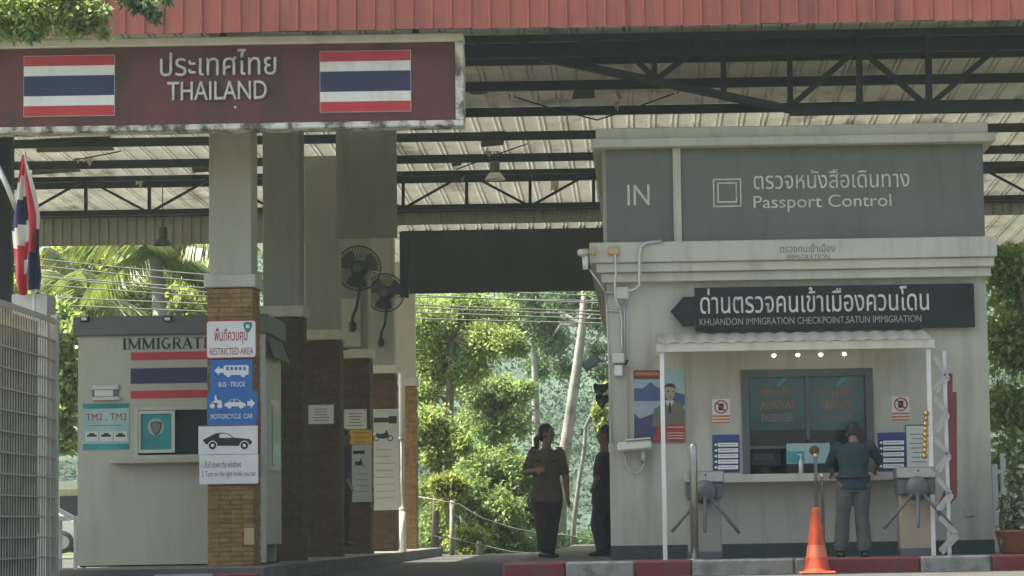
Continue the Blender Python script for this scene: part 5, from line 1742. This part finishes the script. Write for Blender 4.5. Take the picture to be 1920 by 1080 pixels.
person('person in dark clothes standing half hidden behind the third column', J4, 1.0, (0.9, -0.2, -0.05), {**sk, 'shirt': M_darkcloth, 'trousers': M_darkcloth}, 'short', 0.97)

# ------------------------------------------------------------------ vegetation
rng = np.random.default_rng(11)


def leaves(name, clumps, n, size, m, parent, aspect=0.5, droop=0.3, kind=None, shell=0.55):
    """n folded leaf blades spread through ellipsoid clumps (centre, (rx, ry, rz))"""
    C = np.array([c for c, r in clumps], float)
    R = np.array([r if hasattr(r, '__len__') else (r, r, r) for c, r in clumps], float)
    w = (R[:, 0] * R[:, 2]) ** 0.9
    idx = rng.choice(len(C), n, p=w / w.sum())
    d = rng.normal(size=(n, 3))
    d /= np.linalg.norm(d, axis=1)[:, None]
    rad = rng.random(n) ** shell
    # lumpy outline: sub-clusters along the surface
    lump = 1 + 0.28 * np.sin(d[:, 0] * 7 + idx) * np.sin(d[:, 2] * 6 + 2 * idx) + 0.12 * rng.normal(size=n)
    pos = C[idx] + d * R[idx] * (rad * lump)[:, None]
    ax = rng.normal(size=(n, 3)) + d * 0.6
    ax[:, 2] -= droop
    ax /= np.linalg.norm(ax, axis=1)[:, None]
    q = rng.normal(size=(n, 3))
    q[:, 2] += 0.4
    wv = np.cross(ax, q)
    wv /= np.linalg.norm(wv, axis=1)[:, None] + 1e-9
    s = size * rng.uniform(0.6, 1.35, n)[:, None]
    nrm = np.cross(ax, wv)
    v0 = pos
    v1 = pos + ax * s * 0.5 + wv * s * aspect * 0.5 + nrm * s * 0.08
    v2 = pos + ax * s
    v3 = pos + ax * s * 0.5 - wv * s * aspect * 0.5 + nrm * s * 0.08
    V = np.stack([v0, v1, v2, v3], 1).reshape(-1, 3)
    c = (V.min(0) + V.max(0)) / 2
    me = bpy.data.meshes.new(name)
    me.vertices.add(4 * n)
    me.vertices.foreach_set('co', (V - c).ravel())
    me.loops.add(4 * n)
    me.loops.foreach_set('vertex_index', np.arange(4 * n))
    me.polygons.add(n)
    me.polygons.foreach_set('loop_start', np.arange(0, 4 * n, 4))
    me.polygons.foreach_set('loop_total', np.full(n, 4))
    me.update()
    o = link(name, me, m, Vector(c), parent)
    if kind:
        o['kind'] = kind
    return o


def pc(lst, Y):
    """clumps from (px, py, radius px, depth offset)"""
    return [(tuple(P(a, b, Y + d)), (r * (Y + d) / F, r * (Y + d) / F * 1.1, r * (Y + d) / F * 0.85)) for a, b, r, d in lst]


def tree(name, label, Y, clump_px, n, size, m, trunk_px, r0, bark=M_bark, group='trees behind the checkpoint', limbs=True, shell=0.55, aspect=0.5):
    cl = pc(clump_px, Y)
    tp = [P(a, b, Y) for a, b in trunk_px]
    tp[0].z = -0.25
    t = thing(name, tuple(tp[0]), label, 'tree', group)
    rs = [r0 * (1 - 0.55 * i / max(1, len(tp) - 1)) for i in range(len(tp))]
    # denser path so that the stem bends softly
    tk = MB().tube(tp, rs, 10).build('trunk', bark, t, True)
    if limbs:
        for (c, r) in cl:
            c = Vector(c)
            st = min(tp[len(tp) // 2:], key=lambda p: (p - c).length)
            mid = lerp(st, c, 0.5) + Vector((rnd.uniform(-0.2, 0.2), rnd.uniform(-0.2, 0.2), 0.25))
            MB().tube([st, mid, c], [r0 * 0.35, r0 * 0.22, r0 * 0.08], 6).build('limb', bark, tk, True)
    leaves('crown', cl, n, size, m, t, shell=shell, aspect=aspect)
    return t


tree('broadleaf_tree', 'bright yellow-green leafy tree at the left of the lane opening', 57,
     [(800, 600, 55, 0), (850, 625, 50, 1), (905, 640, 45, 0), (950, 640, 32, -0.5), (975, 655, 18, -0.5), (820, 690, 50, 0.5), (880, 690, 40, 0), (790, 740, 35, 0), (760, 640, 60, 1), (860, 570, 50, 1), (930, 590, 40, 1.5)],
     30000, 0.095, M_leafA, [(835, 1060), (838, 900), (842, 760), (850, 640)], 0.16)
tree('broadleaf_tree', 'mid green tree with hanging foliage in the middle of the lane opening', 63,
     [(905, 735, 40, 0), (945, 745, 45, 0.5), (965, 790, 35, 0), (920, 800, 38, 0), (985, 730, 22, 0), (885, 790, 30, 1), (930, 850, 40, 1), (870, 720, 40, 2)],
     26000, 0.095, M_leafB, [(930, 1060), (928, 940), (925, 830), (930, 740)], 0.14)
tree('broadleaf_tree', 'tall pale-trunked tree leaning behind the walking woman', 66,
     [(1060, 555, 50, 1), (1125, 590, 40, 0.5), (1020, 590, 45, 2), (1120, 660, 25, 0.3), (1060, 690, 26, 2), (1030, 640, 30, 2), (1130, 700, 20, 0), (1140, 540, 50, 0), (990, 540, 50, 2), (1090, 500, 60, 1)],
     16000, 0.1, M_leafC, [(1048, 1050), (1052, 900), (1066, 800), (1082, 690), (1092, 610), (1100, 500)], 0.19, M_palebark)
tree('broadleaf_tree', 'slim grey-trunked tree left of the pale trunk, crown high up', 72,
     [(1000, 600, 45, 0), (1040, 640, 30, 0), (975, 560, 50, 0), (1010, 690, 25, 1)], 7000, 0.13, M_leafC, [(1010, 1040), (1006, 840), (1003, 700), (1000, 600)], 0.15, M_palebark)
tree('sapling', 'thin bent pale sapling between the walking woman and the building', 56,
     [(1128, 765, 16, 0), (1135, 800, 18, 0), (1120, 780, 10, 0), (1137, 730, 16, 0)], 2200, 0.1, M_leafA, [(1073, 1050), (1076, 980), (1086, 900), (1096, 840), (1098, 800), (1112, 770), (1128, 745)], 0.06, M_palebark)
tree('broadleaf_tree', 'pale flowering bushy tree at the lower left of the lane opening', 52,
     [(805, 795, 38, 0), (840, 820, 34, 0), (865, 835, 22, -0.3), (820, 850, 35, 0), (790, 830, 40, 0.5)], 11000, 0.1, M_leafA, [(815, 1060), (818, 930), (822, 840)], 0.09)
sh = thing('shrub', tuple(P(900, 1060, 53.5)), 'mass of mid green shrubs low in the lane opening', 'shrub', 'shrubs behind the lane')
leaves('foliage', pc([(905, 880, 55, 1), (960, 900, 50, 1), (860, 930, 55, 0), (930, 960, 55, 0), (985, 880, 35, 1), (820, 1000, 50, 0), (890, 1020, 55, -0.5), (960, 1030, 50, 0), (800, 930, 40, 0.5), (1000, 960, 40, 1)], 53.5), 42000, 0.09, M_leafB, sh)
MB().tube([P(900, 1060, 53.5), P(905, 960, 53.8), P(910, 890, 54.3)], [0.08, 0.06, 0.03], 8).build('stem', M_bark, sh, True)
for k, (px, py, r, lab) in enumerate(((845, 905, 24, 'pale feathery shrub tip left of the wire fence post'), (880, 1005, 28, 'pale feathery shrub low at the bottom of the opening'))):
    s2 = thing('shrub', tuple(P(px, 1050, 51)), lab, 'shrub', 'shrubs behind the lane')
    leaves('foliage', pc([(px - 22, py + 4, r * 0.7, 0), (px, py, r * 0.6, 0), (px + 22, py + 6, r * 0.5, 0), (px, py + r * 1.4, r, 0)], 51), 3500, 0.12, M_leafY, s2, aspect=0.3)
    MB().tube([P(px, 1060, 51), P(px - 3, py + 10, 51)], [0.03, 0.015], 6).build('stem', M_bark, s2, True)
s2 = thing('shrub', tuple(P(1100, 1050, 58)), 'dark low undergrowth between the walking woman and the building', 'shrub', 'shrubs behind the lane')
leaves('foliage', pc([(1050, 1030, 35, 0), (1090, 1035, 30, 0.5), (1130, 1020, 40, 1), (1170, 1000, 50, 1), (1000, 1040, 40, 0)], 58), 9000, 0.12, M_leafC, s2)
MB().tube([P(1090, 1060, 58), P(1095, 1020, 58)], [0.05, 0.02], 6).build('stem', M_bark, s2, True)

# wire fence in the lane opening
t = thing('wire_fence', tuple(P(848, 1060, 50.3)), 'wooden post and sagging wires of a fence across the far lane', 'fence')
for a, b in (((848, 938), (848, 1068)), ((775, 915), (775, 1068)), ((898, 1015), (899, 1068)), ((1125, 1010), (1122, 1068))):
    MB().tube([P(*a, 50.3), P(*b, 50.3)], [0.045, 0.055], 8).build('post', M_palebark, t, True)
for pts in ([(775, 930), (860, 945), (900, 970), (960, 990), (1010, 1000), (1060, 1003), (1105, 1012), (1125, 1020)], [(775, 1000), (848, 1010), (960, 1035), (1125, 1045)]):
    MB().tube([P(a, b, 50.25) for a, b in pts], 0.014, 6).build('wire', M_cable, t, True)

# left hand background
tree('broadleaf_tree', 'bright green tree in the gap between mesh gate and booth', 47,
     [(118, 640, 45, 0), (125, 710, 40, 0), (110, 770, 42, 0), (125, 825, 26, 0), (60, 660, 60, 1), (50, 740, 70, 1), (20, 560, 60, 1), (95, 600, 40, 0.5)], 13000, 0.15, M_leafA, [(60, 1060), (62, 900), (70, 700)], 0.15)
tree('broadleaf_tree', 'yellowish leafy tree behind the flag, above the booth roof', 60,
     [(200, 520, 60, 0), (140, 490, 60, 0), (260, 560, 50, 1), (90, 510, 50, 0), (350, 570, 50, 1), (230, 600, 50, 0), (320, 520, 40, 2)], 12000, 0.15, M_leafY, [(200, 1060), (205, 800), (210, 600)], 0.2)
tree('broadleaf_tree', 'green leafy tree at the left edge behind the flag pole', 55,
     [(10, 520, 50, 0), (-40, 480, 70, 0), (40, 560, 40, 0), (-30, 600, 80, 0)], 8000, 0.14, M_leafB, [(-30, 1060), (-30, 800), (-25, 600)], 0.18)


def palm(label, px, py, Y, n, L, seed, base_px):
    r = random.Random(seed)
    c = P(px, py, Y)
    b = P(base_px, 1050, Y)
    t = thing('coconut_palm', (b.x, Y, -0.2), label, 'palm tree', 'palms behind the booth')
    MB().tube([(b.x, Y, -0.25), tuple(lerp((b.x, Y, -0.2), c, 0.5) + Vector((0.15, 0, 0))), tuple(c)], [0.2, 0.15, 0.13], 10).build('trunk', M_palebark, t, True)
    for i in range(n):
        az = 2 * math.pi * i / n + r.uniform(-0.2, 0.2)
        el = r.uniform(-0.1, 1.15)
        d = Vector((math.cos(az), math.sin(az) * 0.9, 0))
        pts = []
        for j in range(11):
            s = j / 10 * L
            pts.append(c + d * (s * math.cos(el) * (1 - 0.12 * j / 10)) + Vector((0, 0, s * math.sin(el) - 0.16 * s * s * (1 + 0.3 * math.cos(el)))))
        fr_ = MB().tube(pts, [0.035 - 0.003 * j for j in range(11)], 5).build('frond', M_rachis, t, True)
        m = MB()
        for j in range(1, 56):
            u = j / 56 * 10
            k0 = min(9, int(u))
            q = lerp(pts[k0], pts[k0 + 1], u - k0)
            tg = (pts[k0 + 1] - pts[k0]).normalized()
            sd = tg.cross(Vector((0, 0, 1))).normalized()
            ln = 0.75 * math.sin(math.pi * (0.12 + 0.85 * j / 56)) + 0.1
            for s in (-1, 1):
                dd = (sd * s * 0.75 + tg * 0.55 + Vector((0, 0, -0.35 - 0.25 * r.random()))).normalized()
                mid = q + dd * ln * 0.55
                tip = q + dd * ln + Vector((0, 0, -0.2 * ln))
                wv = tg * 0.026
                m.add([q - wv * 0.5, q + wv * 0.5, mid + wv, tip, mid - wv], [(0, 1, 2, 3, 4)])
        o = m.build('leaflets', M_palm, fr_)
        o['kind'] = 'stuff'
    return t


palm('coconut palm with arching fronds directly above the booth', 292, 478, 55, 15, 2.6, 3, 300)
palm('coconut palm left of the other palm, above the booth corner', 168, 556, 58, 13, 2.4, 5, 165)
palm('coconut palm at the right, half hidden by the nearest column', 395, 520, 62, 12, 2.4, 9, 400)

# forest that closes the background
hb = []
for i in range(150):
    x = rng.uniform(-40, 28)
    y = rng.uniform(82, 112)
    hb.append(((x, y, rng.uniform(0, 1) * (3 + (y - 82) * 0.3)), (rng.uniform(2.0, 3.6), rng.uniform(2, 3), rng.uniform(1.8, 3.4))))
for i in range(60):
    hb.append(((rng.uniform(-42, 30), rng.uniform(100, 116), rng.uniform(6, 15)), (rng.uniform(2.5, 4.2), 3, rng.uniform(2, 3.6))))
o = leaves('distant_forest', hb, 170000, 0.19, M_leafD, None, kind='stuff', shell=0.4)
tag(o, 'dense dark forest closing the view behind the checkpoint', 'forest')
# hillside behind it
vs, fs = [], []
NX, NYY = 40, 14
for j in range(NYY + 1):
    for i in range(NX + 1):
        x = -240 + 480 * i / NX
        y = 96 + 240 * j / NYY
        z = -0.6 + 19 * (1 - math.exp(-j / 2.2)) + 1.8 * math.sin(i * 1.3 + j) + 1.2 * math.sin(i * 0.7 - j * 1.7)
        vs.append((x, y, z if j else -0.6))
for j in range(NYY):
    for i in range(NX):
        a = j * (NX + 1) + i
        fs.append((a, a + 1, a + NX + 2, a + NX + 1))
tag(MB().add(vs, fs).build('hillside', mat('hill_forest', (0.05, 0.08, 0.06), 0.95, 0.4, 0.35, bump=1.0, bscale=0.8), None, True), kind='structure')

# right hand corner: flowering bush, posts, trees behind
s2 = thing('flowering_bush', tuple(P(1905, 1070, 27.6)), 'white flowering bush at the lower right corner', 'bush')
cl = pc([(1905, 950, 30, 0), (1925, 900, 36, 0.2), (1935, 980, 40, 0), (1890, 1000, 20, 0), (1910, 870, 20, 0.1), (1930, 840, 30, 0.3)], 27.6)
leaves('foliage', cl, 3200, 0.075, M_leafB, s2)
leaves('blossoms', cl, 260, 0.085, M_flower, s2, aspect=0.9)
MB().tube([P(1915, 1070, 27.6), P(1912, 980, 27.6), P(1922, 900, 27.6)], [0.03, 0.022, 0.012], 8).build('stem', M_bark, s2, True)
pt = P(1905, 1045, 27.6)
MB().lathe((pt.x, 27.6, -0.0), [(0.14, 0), (0.17, 0.02), (0.2, 0.22), (0.22, 0.23), (0.2, 0.25), (0.16, 0.22)], 20).build('pot', mat('terracotta', (0.3, 0.11, 0.05), 0.8, 0.2), s2, True)
t = thing('railing', tuple(P(1880, 1060, 29.5)), 'grey steel railing posts beyond the right end of the building', 'railing')
for px in (1866, 1882, 1960):
    p = P(px, 900, 29.5)
    bx('post', p.x - 0.03, p.x + 0.03, 29.5, 29.56, 0, P(px, 870 if px != 1882 else 850, 29.5).z, M_alu, t)
bx('rail', P(1862, 880, 29.5).x, P(2000, 880, 29.5).x, 29.505, 29.555, P(1880, 888, 29.5).z, P(1880, 880, 29.5).z, M_alu, t)
tree('broadleaf_tree', 'green leafy tree beyond the right end of the building', 46,
     [(1900, 640, 70, 0), (1940, 560, 80, 1), (1890, 760, 50, 0), (1930, 840, 60, 0), (1900, 500, 60, 1), (1990, 680, 80, 0), (1880, 880, 40, 0), (1890, 960, 40, 0)], 14000, 0.15, M_leafA, [(1930, 1060), (1932, 860), (1930, 640)], 0.16)

# branch of the street tree at the upper left, trunk outside the picture
t = thing('street_tree', tuple(P(-260, 1080, 22)), 'leafy branch of a street tree hanging in at the upper left corner', 'tree')
tb = [P(-260, 1110, 22), P(-255, 700, 22), P(-230, 300, 22), P(-160, 60, 22)]
tk = MB().tube(tb, [0.2, 0.16, 0.13, 0.1], 10).build('trunk', M_bark, t, True)
for q in ([(-160, 60), (-40, 10), (80, 10), (190, 30)], [(-160, 60), (-20, 50), (60, 45)], [(-160, 60), (100, -50), (260, -10), (285, 22)], [(80, 10), (150, 45), (200, 58)]):
    MB().tube([P(a, b, 22) for a, b in q], [0.05, 0.03, 0.02, 0.008][:len(q)], 6).build('limb', M_bark, tk, True)
leaves('crown', pc([(25, 15, 48, 0), (85, 22, 46, 0.1), (140, 14, 44, 0), (178, 25, 28, -0.1), (60, 50, 26, 0), (125, 50, 24, 0), (15, 52, 24, 0), (-40, 20, 60, 0), (100, -30, 50, 0), (195, 58, 11, 0), (165, 48, 18, 0), (205, 64, 6, 0)], 22), 5600, 0.062, M_leafA, t, shell=0.4)
leaves('crown', pc([(262, 4, 24, 0), (285, 18, 15, 0), (240, -8, 20, 0), (292, 36, 7, 0), (310, -6, 14, 0), (60, 62, 16, 0)], 22), 900, 0.07, M_leafC, t, droop=1.2, aspect=0.28)

leaves('crown', pc([(-170, -60, 90, 0.3), (-290, -110, 110, 0.5), (-380, 20, 110, 0), (-220, 60, 80, 0.4)], 22), 7000, 0.075, M_leafA, t, shell=0.4)

# ------------------------------------------------------------------ haze
hz = MB().box((0, 170, 12.4), (506, 472, 27.2)).build('haze', None)
hm = bpy.data.materials.new('haze_air')
hm.use_nodes = True
hn = hm.node_tree
hn.nodes.remove(hn.nodes['Principled BSDF'])
pv = hn.nodes.new('ShaderNodeVolumePrincipled')
pv.inputs['Color'].default_value = (0.7, 0.88, 1.0, 1)
pv.inputs['Density'].default_value = 0.0005
pv.inputs['Anisotropy'].default_value = 0.3
hn.links.new(pv.outputs[0], hn.nodes['Material Output'].inputs['Volume'])
hz.data.materials.append(hm)
tag(hz, 'thin pale haze in the air between the trees', 'haze', kind='stuff')
